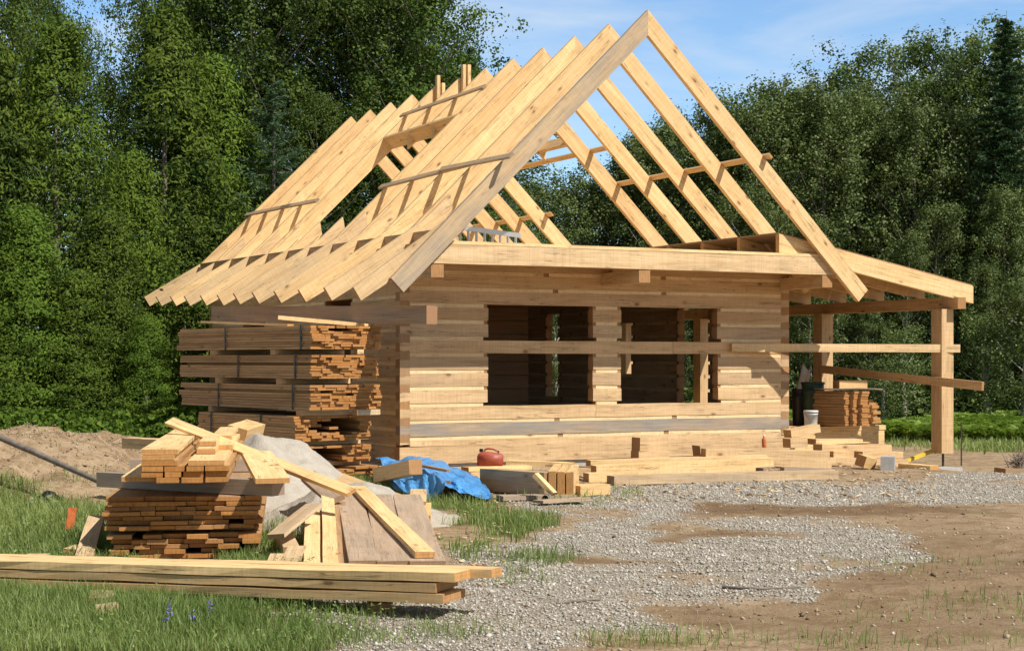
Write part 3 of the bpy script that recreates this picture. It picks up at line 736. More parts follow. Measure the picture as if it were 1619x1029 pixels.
# tall strapped stack: six bundles
NC = W(490, 21.0, 0)
def bundle(z0, z1, L0, L1, wid, label, sx=0., hollow=None, straps=(), nrow=None):
    root = empty('lumber_bundle', NC + edir * (sx + wid / 2) + ldir * ((L0 + L1) / 2) + Vector((0, 0, z0)), label, 'lumber bundle', 'strapped lumber bundles of the tall stack')
    rows = nrow or max(3, int(round((z1 - z0) / .036))); h = (z1 - z0) / rows; cnt = 0
    for r in range(rows):
        x = sx + random.uniform(0, .03); xe = sx + wid
        while x < xe - .05:
            w_ = min(random.choice((.09, .12, .14, .17, .2)), xe - x)
            mid = x + w_ / 2
            if xe - x - w_ < .05: w_ = xe - x
            skip = hollow and hollow[0] < (mid - sx) / wid < hollow[1] and hollow[2] <= r / rows <= hollow[3] and random.random() < hollow[4]
            if random.random() < .03 and 0 < r < rows - 1: skip = True
            if not skip and cnt < 98:
                j = random.gauss(0, .02) + (.05 * random.random() if random.random() < .15 else 0)
                zc = NC.z + z0 + h * (r + .5); m = MB()
                a = NC + edir * mid + ldir * (L0 - j) + Vector((0, 0, z0 + h * (r + .5))); b = NC + edir * mid + ldir * (L1 + random.gauss(0, .03)) + Vector((0, 0, z0 + h * (r + .5)))
                m.board(a, b, w_ - .004, h - random.uniform(.001, .005), tone=random.uniform(.1, .9), grey=random.choice([0, 0, .12]))
                m.build('board', PILE, root); cnt += 1
            x += w_
    for L in straps:
        m = MB(); e = .006
        a = lambda u, z: NC + edir * u + ldir * L + Vector((0, 0, z))
        for p, q in ((a(sx - e, z0), a(sx - e, z1 + e)), (a(sx - e, z1 + e), a(sx + wid + e, z1 + e)), (a(sx + wid + e, z1 + e), a(sx + wid + e, z0))):
            m.board(p, q, .03, .006, up=edir if abs(p.z - q.z) > .05 else (0, 0, 1), tone=0)
        m.build('strap', STRAP, root)
    return root
bundle(1.742, 2.05, 0, 3.62, 1.1, 'topmost strapped bundle of thin boards in the tall stack', straps=(2.2, .22))
bundle(1.36, 1.67, .0, 3.56, 1.06, 'second strapped bundle from the top of the tall stack', .0, straps=(1.85, .36))
bundle(.955, 1.28, .02, 3.55, 1.1, 'third strapped bundle from the top of the tall stack', 0, straps=(2.4, .42))
bundle(.545, .875, .18, 2.75, 1.2, 'fourth bundle down the tall stack, half empty in the middle', -.14, (.22, .85, .25, .85, .75), straps=(2.35, 1.0))
bundle(.255, .48, .22, 2.7, 1.22, 'fifth bundle down the tall stack, with a hollow in its end', -.14, (.3, .72, .0, .8, .9), nrow=7)
bundle(.06, .20, .1, 2.7, 1.25, 'lowest bundle of the tall stack, half hidden by grass', -.1, (.3, .6, .3, 1, .6), nrow=4)
def nb(u, L, z): return NC + edir * u + ldir * L + Vector((0, 0, z))
for (z0, z1, Ls, who) in ((1.672, 1.74, (.9, 2.55), 'first and second'), (1.282, 1.357, (.75, 2.4), 'second and third'), (.877, .952, (.25, 2.6), 'third and fourth'), (.482, .542, (.5, 2.3), 'fourth and fifth'), (.202, .252, (.5, 2.3), 'fifth and lowest')):
    for i, L in enumerate(Ls):
        timber('spacer', nb(-.02, L, (z0 + z1) / 2), nb(1.08, L, (z0 + z1) / 2), .11, z1 - z0, '%s spacer block between the %s bundles from the top of the tall stack' % (('near', 'far')[i], who), 'spacer', LOGW, .95, .1, seg=1, jit=0)
timber('spacer', nb(.72, .02, 1.712), nb(.82, .02, 1.712), .08, .06, 'short pale spacer end under the right corner of the topmost bundle', 'spacer', LOGW, 1, .0, seg=1, jit=0)
timber('spacer', nb(.68, -.02, .915), nb(1.06, .0, .915), .1, .07, 'pale spacer block under the right end of the third bundle', 'spacer', LOGW, 1, .3, seg=1, jit=0)
timber('board', nb(.15, 3.1, 2.15), nb(.35, 1.05, 2.072), .11, .03, 'pale loose board propped at the far end on top of the tall stack', 'board', WOOD, 1, .0, seg=2)
timber('board', nb(.1, .95, 2.17), nb(1.0, .35, 2.075), .10, .05, 'pale loose board slanting over the near half of the tall stack', 'board', WOOD, 1, .0, seg=2)
timber('board', nb(.85, .06, 2.068), nb(1.02, .1, 2.068), .08, .03, 'short pale offcut on the near right corner of the tall stack', 'board', WOOD, 1, .0, seg=1)

# foreground stack --------------------------------------------------------
SA = (FW - RT * .137).normalized(); SB = Vector((SA.y, -SA.x, 0))      # along, across (to the right)
S0 = W(165, 12.9, 0); gzs = 0.
def sb(u, L, z): v = S0 + SB * u + SA * L; v.z = z; return v
def loose(name, u, w_, z, h, L0, L1, label, group=None, tone=None, grey=0., mat=PILE, z2=None, u2=None):
    a, b = sb(u + w_ / 2, L0, z + h / 2), sb((u if u2 is None else u2) + w_ / 2, L1, (z if z2 is None else z2) + h / 2)
    return timber(name, a, b, w_ - .004, h - .003, label, 'board', mat, tone, grey, group=group, seg=2, jit=.0015)
def courses(z0, rows, h, width, x0, label, group, gaps=.06, Lspread=.035, L0=.2):
    for r in range(rows):
        x = x0 + random.uniform(-.03, .03); xe = x0 + width + random.uniform(-.05, .02)
        while x < xe - .06:
            w_ = random.choice((.12, .15, .17, .2, .24, .3)); w_ = min(w_, xe - x)
            if not (random.random() < gaps and 0 < r):
                loose('board', x, w_, z0 + r * h, h - random.uniform(0, .006), L0 + random.gauss(0, Lspread), 4.0 + random.gauss(0, .1), label, group, random.uniform(.15, .95), random.choice([0, 0, .2]))
            else: w_ *= .5
            x += w_
courses(.0, 5, .040, 1.19, .02, 'brown rough board in the lowest course pack of the foreground stack', 'boards in the lower pack of the foreground stack', .1)
courses(.235, 7, .038, 1.24, -.01, 'brown rough board in the middle pack of the foreground stack, under the grey cross timber', 'boards in the middle pack of the foreground stack', .06)
for L in (.5, 3.4):
    timber('spacer', sb(.0, L, .217), sb(1.2, L, .217), .1, .032, '%s thin spacer between the two lower packs of the foreground stack' % ('near' if L < 1 else 'far'), 'spacer', PILE, .3, seg=1)
timber('timber', W(163, 14.25, .562), W(440, 13.25, .565), .16, .125, 'grey cross timber sticking out both sides of the foreground stack', 'timber', GREYW, .6, .85, seg=5)
timber('timber', sb(-.1, 3.2, .565), sb(1.25, 3.2, .565), .16, .125, 'far cross timber hidden under the loose top boards', 'timber', GREYW, .5, .6)
def fb(px0, px1, z, L1, label, tone, h=.043, L0=0., mat=WOOD, grey=0., dpx=None):
    """board of the loose top pile given by the photo columns of its near end"""
    d = 12.9; u0 = (W(px0, d, 0) - S0).dot(SB); u1 = (W(px1, d, 0) - S0).dot(SB)
    return loose('board', u0, u1 - u0, z, h, L0 - .1 + random.gauss(0, .02), L1, label, 'loose boards on top of the foreground stack', tone, grey, mat)
T = .633; g_ = 'loose pale board in the top pile of the foreground stack'
for (r, spans) in ((0, ((248, 284), (287, 321), (324, 360))), (1, ((224, 258), (261, 287), (289, 322), (324, 359))), (2, ((225, 259), (260, 292), (295, 322), (324, 363))), (3, ((224, 281),)), (4, ((225, 276),))):
    for s in spans: fb(s[0], s[1], T + r * .0445, 3.6 + random.random() * .5, g_, random.uniform(.4, .9), mat=PILE if r < 4 else WOOD)
fb(190, 246, T, 4.1, 'wide pale board at the left edge of the top pile', 1., L0=.15)
fb(223, 281, T + 5 * .0445, 3.9, 'topmost wide pale board at the left of the top pile', .9, grey=.0)
fb(297, 355, T + 3 * .0445, 2.9, 'wide pale board on the right of the top pile with its near end free', .85)
fb(301, 333, T + 4 * .0445, 2.2, 'short board lying between the two wide top boards', .7, L0=.9)
fb(300, 330, T + 5 * .0445, 2.6, 'uppermost short board between the two wide top boards', .8, L0=1.35)
fb(330, 358, T + 4 * .0445, 3.6, 'narrow board at the far right of the top pile', .9, L0=1.5)
fb(312, 350, T + 5 * .0445, 4.3, 'long narrow board at the back of the top pile', .85, L0=2.3)
timber('board', W2(268, 666, 15.6), W2(556, 778, 13.9), .105, .035, 'long thin pale board slanting from the top pile down to the grey planks', 'board', WOOD, .95, up=(-.25, -.55, .8), seg=4)
timber('board', W2(405, 716, 15.0), W2(431, 760, 13.0), .27, .04, 'short wide pale board tipped over the right edge of the foreground stack', 'board', WOOD, .95, seg=2)
timber('timber', W2(372, 690, 17.6), W2(402, 680, 18.6), .22, .2, 'stubby squared block standing behind the top pile', 'timber', WOOD, .5, up=(.3, 0, 1))
timber('timber', W(204, 18.6, .66), W(258, 18.2, .66), .2, .12, 'short timber end showing left behind the top pile', 'timber', LOGW, .8)
timber('board', W(132, 12.9, .02) + Vector((0, 0, .0)), W2(152, 820, 14.3), .14, .07, 'stubby board leaning in the grass left of the foreground stack', 'board', LOGW, .8, .3, up=(0, -.4, 1))
timber('timber', G(110, 13.2, .04), G(128, 13.5, .04), .1, .09, 'small offcut in the grass left of the leaning stubby board', 'offcut', LOGW, .9, .1, seg=1)
timber('board', G(28, 11.8, .12), G(62, 12.4, .10), .16, .05, 'small pale offcut behind the left end of the long planks', 'offcut', LOGW, .9, .2, seg=1)
timber('board', W2(436, 847, 12.9), W2(497, 798, 13.6), .15, .035, 'weathered board leaning up against the grey sand heap', 'board', LOGW, .75, .5, up=(-.6, -.5, .6))
timber('board', G(447, 13.9, .12), G(461, 12.9, .07), .13, .1, 'small block in the grass under the leaning weathered board', 'offcut', LOGW, .7, .3)
timber('board', G(458, 12.1, .05), G(470, 12.6, .13), .14, .06, 'small tilted offcut left of the two narrow planks', 'offcut', LOGW, .85, .2)
timber('board', G(430, 12.0, .02), G(440, 12.4, .10), .12, .05, 'small wedge of wood in the grass beside the stack', 'offcut', LOGW, .85, .2)

# grey sand heap
def mound(name, px, d, a, b, h, mat, label, cat, p=1.2, seed=1, n=90):
    c = W(px, d, 0); r0, d0 = rd(np.array([c.x]), np.array([c.y])); u = np.linspace(-1, 1, n); U, V = np.meshgrid(u, u)
    x = c.x + RT.x * U * a * 1.7 + FW.x * V * b * 1.7; y = c.y + RT.y * U * a * 1.7 + FW.y * V * b * 1.7
    q = (U * 1.7) ** 2 + (V * 1.7) ** 2; hh = h * np.exp(-q ** p) * (.7 + .6 * fbm(x, y, 1.7, seed)) + .10 * (fbm(x, y, 5, seed + 4) - .5) + .05 * (fbm(x, y, 14, seed + 6) - .5) - .06 * sst(1.3, 1.7, np.sqrt(q))
    z = gh(x, y) + hh - .02
    ii = np.arange(n * n).reshape(n, n); f = np.stack([ii[:-1, :-1], ii[:-1, 1:], ii[1:, 1:], ii[1:, :-1]], -1).reshape(-1, 4)
    return tag(link(name, raw_mesh(name, np.stack([x, y, z], -1).reshape(-1, 3), f, True), mat), label, cat, kind='stuff')
t = NT('grey_sand'); tcn = t.n('ShaderNodeNewGeometry').outputs['Position']; n_ = t.noise(tcn, 6, 6, .7); n2_ = t.noise(tcn, 60, 4, .7)
t.bsdf(t.mix(t.mr(n2_, .35, .65, 0, .5), t.ramp(n_, [(.3, (.46, .41, .35)), (.7, (.60, .55, .48))]), (.36, .32, .27)), .95, t.math('ADD', n_, n2_), .7, .03, .1)
SAND = t.m
mound('sand_heap', 428, 18.0, .85, 1.15, .76, SAND, 'grey sand heap behind the foreground stack', 'sand heap', 1.25, 5)
mound('sand_heap', 560, 16.3, .75, .9, .36, SAND, 'low tongue of grey sand behind the three grey planks', 'sand heap', 1.2, 8)

# three grey planks over a low pack, with pale planks beside them
def pk(px0, d0, z0, px1, d1, z1, w_, h_, label, tone, grey, mat=GREYW, cat='plank', up=(0, 0, 1), group=None, w1=None):
    return timber('plank', W(px0, d0, z0), W(px1, d1, z1), w_, h_, label, cat, mat, tone, grey, up=up, seg=5, jit=.003, group=group, w1=w1)
for i, (a, b, nm) in enumerate(((577, 552, 'left'), (623, 598, 'middle'), (676, 643, 'right'))):
    pk(a, 11.95, .115, b, 15.6, .30, (.235, .245, .26)[i], .035, '%s one of the three weathered wide planks lying side by side' % nm, (.75, .6, .85)[i], .4)
    for k in range(2):
        pk(a - 10 + k * 24, 12.0, .072, b - 8 + k * 18, 15.5, .258, .115, .04, 'brown-ended board under the three weathered planks', .7, 0., PILE, 'board', group='boards under the weathered planks')
        if i < 2: pk(a - 4 + k * 24, 12.02, .03, b + k * 18, 15.4, .215, .115, .04, 'brown-ended board under the three weathered planks', .7, 0., PILE, 'board', group='boards under the weathered planks')
timber('spacer', W(560, 15.2, .10), W(672, 15.2, .10), .15, .2, 'timber block propping the far ends of the weathered planks', 'timber', LOGW, .6)
pk(672, 12.05, .165, 566, 15.9, .355, .145, .045, 'pale plank lying diagonally across the three weathered planks', .95, 0, WOOD)
pk(493, 11.6, .05, 494, 14.6, .28, .125, .05, 'left one of two narrow pale planks between the stacks', .95, 0, WOOD)
pk(524, 11.6, .06, 518, 15.2, .34, .115, .05, 'right one of two narrow pale planks between the stacks', .98, 0, WOOD)
pk(510, 11.8, .03, 507, 14.6, .24, .12, .04, 'brown plank in the shade between the two narrow pale planks', .3, .3, PILE)
pk(545, 11.8, .05, 533, 15.1, .27, .15, .05, 'brown plank between the right narrow plank and the weathered planks', .3, .4, PILE)
timber('board', W2(487, 752, 15.9), W2(532, 790, 14.9), .16, .05, 'weathered board lying on the sand heap behind the narrow planks', 'board', GREYW, .6, .5, up=(-.4, -.5, .8))
timber('board', W2(505, 745, 18.5), W2(612, 785, 16.4), .34, .03, 'wide brown board sloping down behind the weathered planks', 'board', WOOD, .25, .2, seg=4)
timber('board', W(660, 15.3, .26), W(662, 16.3, .3), .16, .03, 'curled pale board end right of the weathered planks', 'board', LOGW, 1, .1)
timber('board', W(672, 15.0, .10), W(674, 16.2, .12), .1, .14, 'brown timber end right of the curled board end', 'board', WOOD, .6, 0)

# foreground long planks
def longp(zl, zr, px1, off, w_, h_, label, tone, grey, px0=-330, jit=.004):
    dl, dr = 12.35 + off, 9.98 + off; n = 16
    f = (px1 - px0) / (718 - px0); 
    a = W(px0, dl, zl - .11); b = W(718, dr, zr); b2 = a.lerp(b, (b.xy - a.xy).length and 1.); dirn = (b - a)
    # extend to the wanted column
    best = min((abs((lambda v: (IW / 2 + F * ((v - CAM).dot(RT)) / ((v - CAM).dot(FW))))(a + dirn * s) - px1), s) for s in np.linspace(.85, 1.15, 301))[1]
    return timber('long_plank', a, a + dirn * best, w_, h_, label, 'plank', WOOD, tone, grey, seg=n, jit=jit)
longp(.212, .268, 735, .15, .29, .054, 'long pale plank on top of the foreground row', .95, 0.)
longp(.158, .203, 706, .155, .30, .05, 'long plank in the middle of the foreground row', .45, .15)
longp(.09, .137, 718, .15, .31, .054, 'long plank at the bottom of the foreground row', .35, .15)
longp(.212, .268, 786, .32, .15, .052, 'longer narrow plank showing behind the right end of the top foreground plank', .8, 0.)
for px, d, nm in ((160, 10.65, 'left'), (245, 11.2, 'middle'), (600, 10.3, 'right')):
    g0 = gz(W(px, d, 0).x, W(px, d, 0).y); zt = .055 if px > 500 else .03
    timber('support_block', W(px, d, g0 + (zt - g0) / 2), W(px + 2, d + .35, g0 + (zt - g0) / 2), .16, max(.06, zt - g0 + .02), '%s wooden block carrying the long foreground planks' % nm, 'block', LOGW, .6, .3, seg=1)
timber('offcut', G(150, 10.2, .03), G(186, 10.25, .03), .1, .07, 'pale offcut in the grass under the long planks', 'offcut', LOGW, .9, .4)
timber('board', G(215, 11.0, .04), G(330, 11.4, .04), .12, .07, 'pale board lying in the grass under the long planks', 'board', LOGW, .9, .2)

# blue tarpaulin over odds and ends
def tarp():
    n, mm = 110, 60; V = np.zeros((mm, n, 3)); u = np.linspace(0, 1, n); v = np.linspace(0, 1, mm)
    back = [(592, 720, 21.6), (700, 727, 21.2), (742, 745, 20.2), (768, 766, 19.4), (778, 783, 18.9)]
    ridge = [(600, 722, 20.8), (690, 731, 20.2), (735, 752, 19.4), (758, 769, 18.9), (776, 785, 18.6)]
    mid = [(612, 752, 19.7), (672, 741, 19.1), (700, 756, 18.7), (735, 770, 18.4), (772, 784, 18.3)]
    frt = [(622, 768, 19.0), (683, 790, 18.55), (706, 768, 18.35), (742, 778, 18.2), (768, 789, 18.1)]
    cs = []
    for ln in (back, ridge, mid, frt): cs.append(np.array([tuple(W2(*p)) for p in ln]))
    tt = np.array([0, .38, .6, .85, 1.])
    lines = [np.stack([np.interp(u, tt, c[:, k]) for k in range(3)], -1) for c in cs]
    vv = np.array([0, .35, .7, 1.])
    for i, a in enumerate(v):
        j = min(2, np.searchsorted(vv, a, side='right') - 1); f = (a - vv[j]) / (vv[j + 1] - vv[j]); f = f * f * (3 - 2 * f) * .5 + f * .5
        V[i] = lines[j] * (1 - f) + lines[j + 1] * f
    U_, V_ = np.meshgrid(u, v)
    wr = (fbm(U_ * 5, V_ * 2, 1.3, 61, 3) - .5) * .16 + (np.abs(fbm(U_ * 9 + V_ * 3, V_ * 3, 1.5, 66, 3) - .5)) * -.10 + .008 * np.sin(U_ * 60 + V_ * 14 + 5 * fbm(U_, V_, 4, 5))
    V[:, :, 2] += wr * (1 - .35 * V_); V[:, :, 0] -= wr * .5; V[:, :, 1] -= wr * .9
    gx = gh(V[:, :, 0], V[:, :, 1]); V[:, :, 2] = np.maximum(V[:, :, 2], gx + .01)
    ii = np.arange(mm * n).reshape(mm, n); f = np.stack([ii[:-1, :-1], ii[1:, :-1], ii[1:, 1:], ii[:-1, 1:]], -1).reshape(-1, 4)
    me = raw_mesh('tarpaulin', V.reshape(-1, 3), f, True)
    t = NT('blue_tarp'); p_ = t.n('ShaderNodeNewGeometry').outputs['Position']; a = t.noise(p_, 9, 5, .6); b = t.noise(p_, 38, 4, .7)
    c = t.mix(t.mr(a, .35, .65), (.05, .25, .62), (.10, .38, .78)); c = t.mix(t.mr(b, .6, .8, 0, .35), c, (.35, .6, .85))
    t.bsdf(c, .33, t.math('ADD', a, t.noise(p_, 26, 3, .5, 1.5)), .8, .04, .5)
    o = link('tarpaulin', me, t.m); s = o.modifiers.new('thick', 'SOLIDIFY'); s.thickness = .004
    return tag(o, 'crumpled bright blue tarpaulin in front of the house corner', 'tarpaulin')
tarp()
timber('timber', W(600, 19.6, .22) + Vector((0, 0, .0)), W2(657, 738, 18.6), .16, .17, 'brown timber lying on the left end of the blue tarpaulin', 'timber', WOOD, .35, .2)
timber('board', W2(652, 733, 19.2), W2(708, 744, 18.9), .05, .03, 'thin brown lath lying on the blue tarpaulin', 'lath', PILE, .4, .3)
timber('board', W(704, 18.6, .18), W(722, 18.9, .12), .12, .1, 'dark timber end poking out from under the tarpaulin', 'timber', PILE, .3, .2)
timber('board', W(600, 22.2, .1), W(705, 22.6, .12), .18, .12, 'pale board between the tarpaulin and the house corner', 'board', WOOD, .9)
timber('board', W(735, 21.6, .16), W(835, 22.0, .16), .25, .05, 'upper pale board carrying the red fuel can', 'board', WOOD, .95)
timber('board', W(740, 21.5, .09), W(838, 21.8, .09), .25, .07, 'lower pale board under the red fuel can', 'board', WOOD, .8)
timber('timber', W(752, 21.2, .03), W(762, 21.9, .03), .4, .06, 'short bearer under the boards with the fuel can', 'timber', PILE, .3)
# big dark timber with blocks
timber('timber', W(770, 20.1, .135), W(872, 18.85, .172), .2, .265, 'thick dark-faced beam lying beside the blue tarpaulin', 'timber', LOGW, .3, .35, seg=4)
timber('board', W2(846, 750, 18.55), W2(876, 781, 18.45), .10, .05, 'short pale brace leaning on the end of the thick dark beam', 'board', WOOD, .7)
for i, (a, nm) in enumerate(((870, 'first'), (884, 'second'), (898, 'third'))):
    timber('timber', W(a + 3, 18.8, .175), W(a + 12, 20.2, .175), .085, .29 - .01 * i, '%s upright plank from the brace in the row beside the thick beam' % nm, 'plank', WOOD, (.6, .45, .5)[i])
timber('timber', W(908, 19.3, .06), W(955, 19.6, .06), .22, .12, 'short squared offcut on the ground right of the upright planks', 'timber', WOOD, .55)
timber('timber', W(790, 18.6, .035), W(905, 18.9, .03), .25, .05, 'flat grey board on the ground under the thick dark beam', 'board', GREYW, .7, .6)
timber('board', W(850, 18.0, .04), W(925, 18.4, .04), .2, .03, 'thin weathered board on the dirt in front of the upright planks', 'board', GREYW, .8, .6)
me = tubes_mesh('pipe', [([W(862, 18.35, .05), W(868, 18.9, .05)], [.035, .035])], 12); tag(link('pipe_end', me, METAL), 'short round grey pipe end under the brace', 'pipe')

# planks in front of the house wall
def zt(py, d): return 1.6 - (py - HOR) / F * d
def row(pxa, pya, da, pxb, pyb, db, h_, w_, label, tone=.9, grey=.0, mat=LOGW, name='timber', seg=6):
    """timber from its near-bottom edge seen in the photo"""
    a, b = W2(pxa, pya, da), W2(pxb, pyb, db); n = (b - a).cross(Vector((0, 0, 1))).normalized()
    if n.dot(FW) < 0: n = -n
    o = n * (w_ / 2) + Vector((0, 0, h_ / 2)); return timber(name, a + o, b + o, w_, h_, label, name, mat, tone, grey, seg=seg)
row(971, 767, 20.85, 1326, 757, 21.95, .115, .24, 'long greyish timber nearest the gravel in front of the house', .85, .45)
row(931, 763, 21.3, 1195, 751, 22.1, .12, .2, 'pale timber second from the gravel, its left end sticking out', .9, 0, WOOD)
row(943, 751, 21.9, 1223, 738, 22.7, .125, .22, 'pale timber third from the gravel', 1, 0, WOOD)
row(934, 746, 22.6, 1214, 737, 23.4, .16, .2, 'pale timber lying behind the three front timbers', .95, .1, WOOD)
row(862, 737, 22.4, 950, 741, 22.2, .02, .16, 'thin dark lath in front of the house wall', .2, .3, PILE, 'lath')
row(800, 738, 22.9, 905, 742, 22.7, .09, .2, 'pale board on the ground beside the thick dark beam', .95, 0, WOOD, 'board')
row(896, 752, 21.6, 934, 752, 21.7, .1, .2, 'short dark-ended timber between the upright planks and the long timbers', .5, .2)
row(1167, 724, 24.0, 1312, 727, 24.4, .13, .25, 'pale timber lying under the red bottle', .95, .05, LOGW)
row(1195, 736, 23.6, 1315, 740, 23.8, .12, .2, 'timber under the pale one with the bottle', .8, .0, LOGW)
row(1240, 750, 23.2, 1309, 752, 23.3, .10, .2, 'grey squared stub at the right of the front timbers', .7, .9, LOGW)
row(1150, 744, 23.4, 1290, 748, 23.6, .05, .3, 'flat grey plank under the front timbers', .6, .6, GREYW, 'board')
row(1060, 742, 24.6, 1180, 739, 24.8, .09, .2, 'pale plank half hidden behind the front timbers', .9, .3)
for (a, b, y, l) in ((1004, 1058, 734, 'lower'), (1006, 1056, 713, 'upper')):
    row(a + 6, y, 23.1, b, y, 23.3, .19, .24, '%s of two stacked squared blocks in front of the house wall' % l, .7 if l == 'upper' else .9, .1, LOGW, 'block', 1)
row(1103, 727, 23.7, 1128, 727, 23.8, .24, .16, 'tilted squared block right of the two stacked blocks', .5, .2, LOGW, 'block', 1).rotation_euler = (0, R(-12), .3)
row(1116, 728, 23.2, 1167, 728, 23.3, .165, .22, 'squared block lying left of the timber with the bottle', .85, .1, LOGW, 'block', 1)
# heap under the porch deck
E_ = [
 (1251, 692, 25.4, 1297, 683, 25.6, .12, .22, 'block lying highest at the left of the porch timber heap', .8),
 (1250, 708, 25.2, 1277, 706, 25.3, .14, .25, 'squared end under the highest block of the porch timber heap', .85),
 (1290, 703, 25.3, 1364, 703, 25.6, .09, .25, 'pale timber below the porch deck, topmost of its pile', .95),
 (1300, 713, 25.0, 1410, 713, 25.5, .10, .25, 'long timber across the porch timber heap', .7),
 (1318, 724, 24.9, 1350, 724, 25.0, .10, .22, 'pale short block in the middle of the porch timber heap', 1.),
 (1364, 724, 25.0, 1428, 724, 25.3, .10, .22, 'right-hand timber in the third layer of the porch heap', .8),
 (1312, 735, 24.7, 1436, 738, 25.1, .11, .3, 'bottom timber of the porch heap', .85),
 (1272, 724, 24.9, 1300, 724, 25.0, .11, .2, 'dark block in a gap of the porch heap', .2),
]
for (a, y, da, b, y2, db, h_, w_, lb, tn) in E_: row(a, y, da, b, y2, db, h_, w_, lb, tn, .05, LOGW, 'timber', 2)
o = row(1360, 740, 23.8, 1388, 739, 23.9, .17, .16, 'split wedge of wood in front of the porch timber heap', .55, 0, WOOD, 'block', 1); o.rotation_euler = (.3, .12, .45)
row(1420, 742, 24.4, 1470, 746, 23.9, .09, .2, 'pale plank slanting right of the concrete block', .95, 0, WOOD, 'board')
row(1300, 702.5, 25.2, 1376, 700, 25.5, .015, .12, 'thin white lath on top of the porch timber heap', 1., 0, WOOD, 'lath')
a = W(1390, 24.6, -.12)
m = MB(); m.board(W(1403, 23.7, .05), W(1404.5, 24.1, .05), .20, .29, tone=.9, grey=1, seg=2, jit=.006); tag(m.build('concrete_block', CONC), 'pale concrete block standing at the foot of the porch timber heap', 'block')
m = MB(); m.board(W(1473, 25.2, -.115), W(1508, 25.5, -.115), .35, .10, tone=.8, grey=1, seg=1); tag(m.build('footing_block', CONC), 'flat concrete footing pad under the front porch post', 'footing')
timber('level', W2(1432, 729, 26.4), W2(1500, 702, 27.5), .05, .05, 'yellow level leaning behind the front porch post', 'level', YELLOW, 1)
me = tubes_mesh('stake', [([W2(1520, 736, 26.2), W2(1520, 668, 26.2)], [.012, .012])], 8); tag(link('rebar_stake', me, DARKMETAL), 'thin rusty rebar stake right of the front porch post', 'stake')
row(1598, 760, 24.2, 1650, 762, 24.4, .1, .2, 'timber end at the right edge of the lot', .4, .3, LOGW, 'timber', 1)
row(1590, 748, 24.6, 1650, 750, 24.8, .07, .3, 'brown board over the timber end at the right edge', .3, .4, PILE, 'board', 1)

# lumber on the porch deck
g = 'brown boards piled on the porch deck'
for k in range(13):
    for j in range(3):
        a = W(1342 + j * 13 + random.uniform(-2, 2), 26.8, .52 + k * .044 + .022); b = a + Vector((-.1, .72, 0)); b.z = a.z
        timber('board', a, b, .17, .04, 'brown board in the dense pile on the porch deck', 'board', PILE, random.uniform(.1, .8), .1, group=g, seg=1)
for k in range(9):
    a = W(1378 + random.uniform(-6, 10), 27.0, .53 + k * .05); b = a + Vector((random.uniform(-.3, .3), 1.2, 0)); b.z += random.uniform(-.02, .03)
    timber('board', a, b, .18, .045, 'loose board end in the untidy pile at the right of the porch deck', 'board', WOOD, random.uniform(.3, .7), .0, group='untidy boards on the porch deck', seg=1)
timber('board', W(1300, 27.0, 1.118), W(1382, 27.3, 1.118), .55, .02, 'thin grey sheet lying over the dense pile on the porch deck', 'sheet', GREYW, .6, .8)
timber('timber', W(1322, 27.2, 1.20), W(1366, 27.4, 1.20), .2, .13, 'squared offcut lying on top of the covered pile', 'timber', WOOD, .4)
timber('board', W2(1262, 640, 28.2), W2(1275, 583, 28.6), .3, .02, 'dark panel leaning on the house wall by the buckets', 'panel', GREYW, .3, .6, up=(.3, -.8, 0))

def bucket(loc, r, h_, mat, label, name='bucket', lid=True):
    root = empty(name, loc, label, 'bucket'); 
    prof = [(0, 0), (r * .86, 0), (r * .88, .01), (r * .97, h_ * .78), (r * 1.04, h_ * .79), (r * 1.04, h_ * .82), (r * .98, h_ * .83), (r, h_)]
    link('pail', lathe_mesh('pail', prof, 24, loc), mat, root)
    if lid: link('lid', lathe_mesh('lid', [(0, h_ + .012), (r * 1.02, h_ + .012), (r * 1.06, h_), (r * 1.06, h_ - .03), (r * 1.0, h_ - .03)], 24, loc), mat, root)
    pts = [Vector(loc) + Vector((math.cos(a) * r * 1.05, -.02 - math.sin(a) * .06, h_ * .8 - math.sin(a) * r * .9)) for a in np.linspace(0, math.pi, 12)]
    link('bail_handle', tubes_mesh('bail', [(pts, [.004] * 12)], 6), DARKMETAL, root)
bucket(W(1282, 26.6, .502), .115, .27, WHITEP, 'white plastic bucket standing on the porch deck')
bucket(W(1285, 27.5, .502), .19, .72, GREENP, 'tall dark green bin behind the white bucket', 'bin')
bucket(W(1264, 27.6, .502), .13, .6, STRAP, 'black bin in the shade beside the house wall', 'bin')

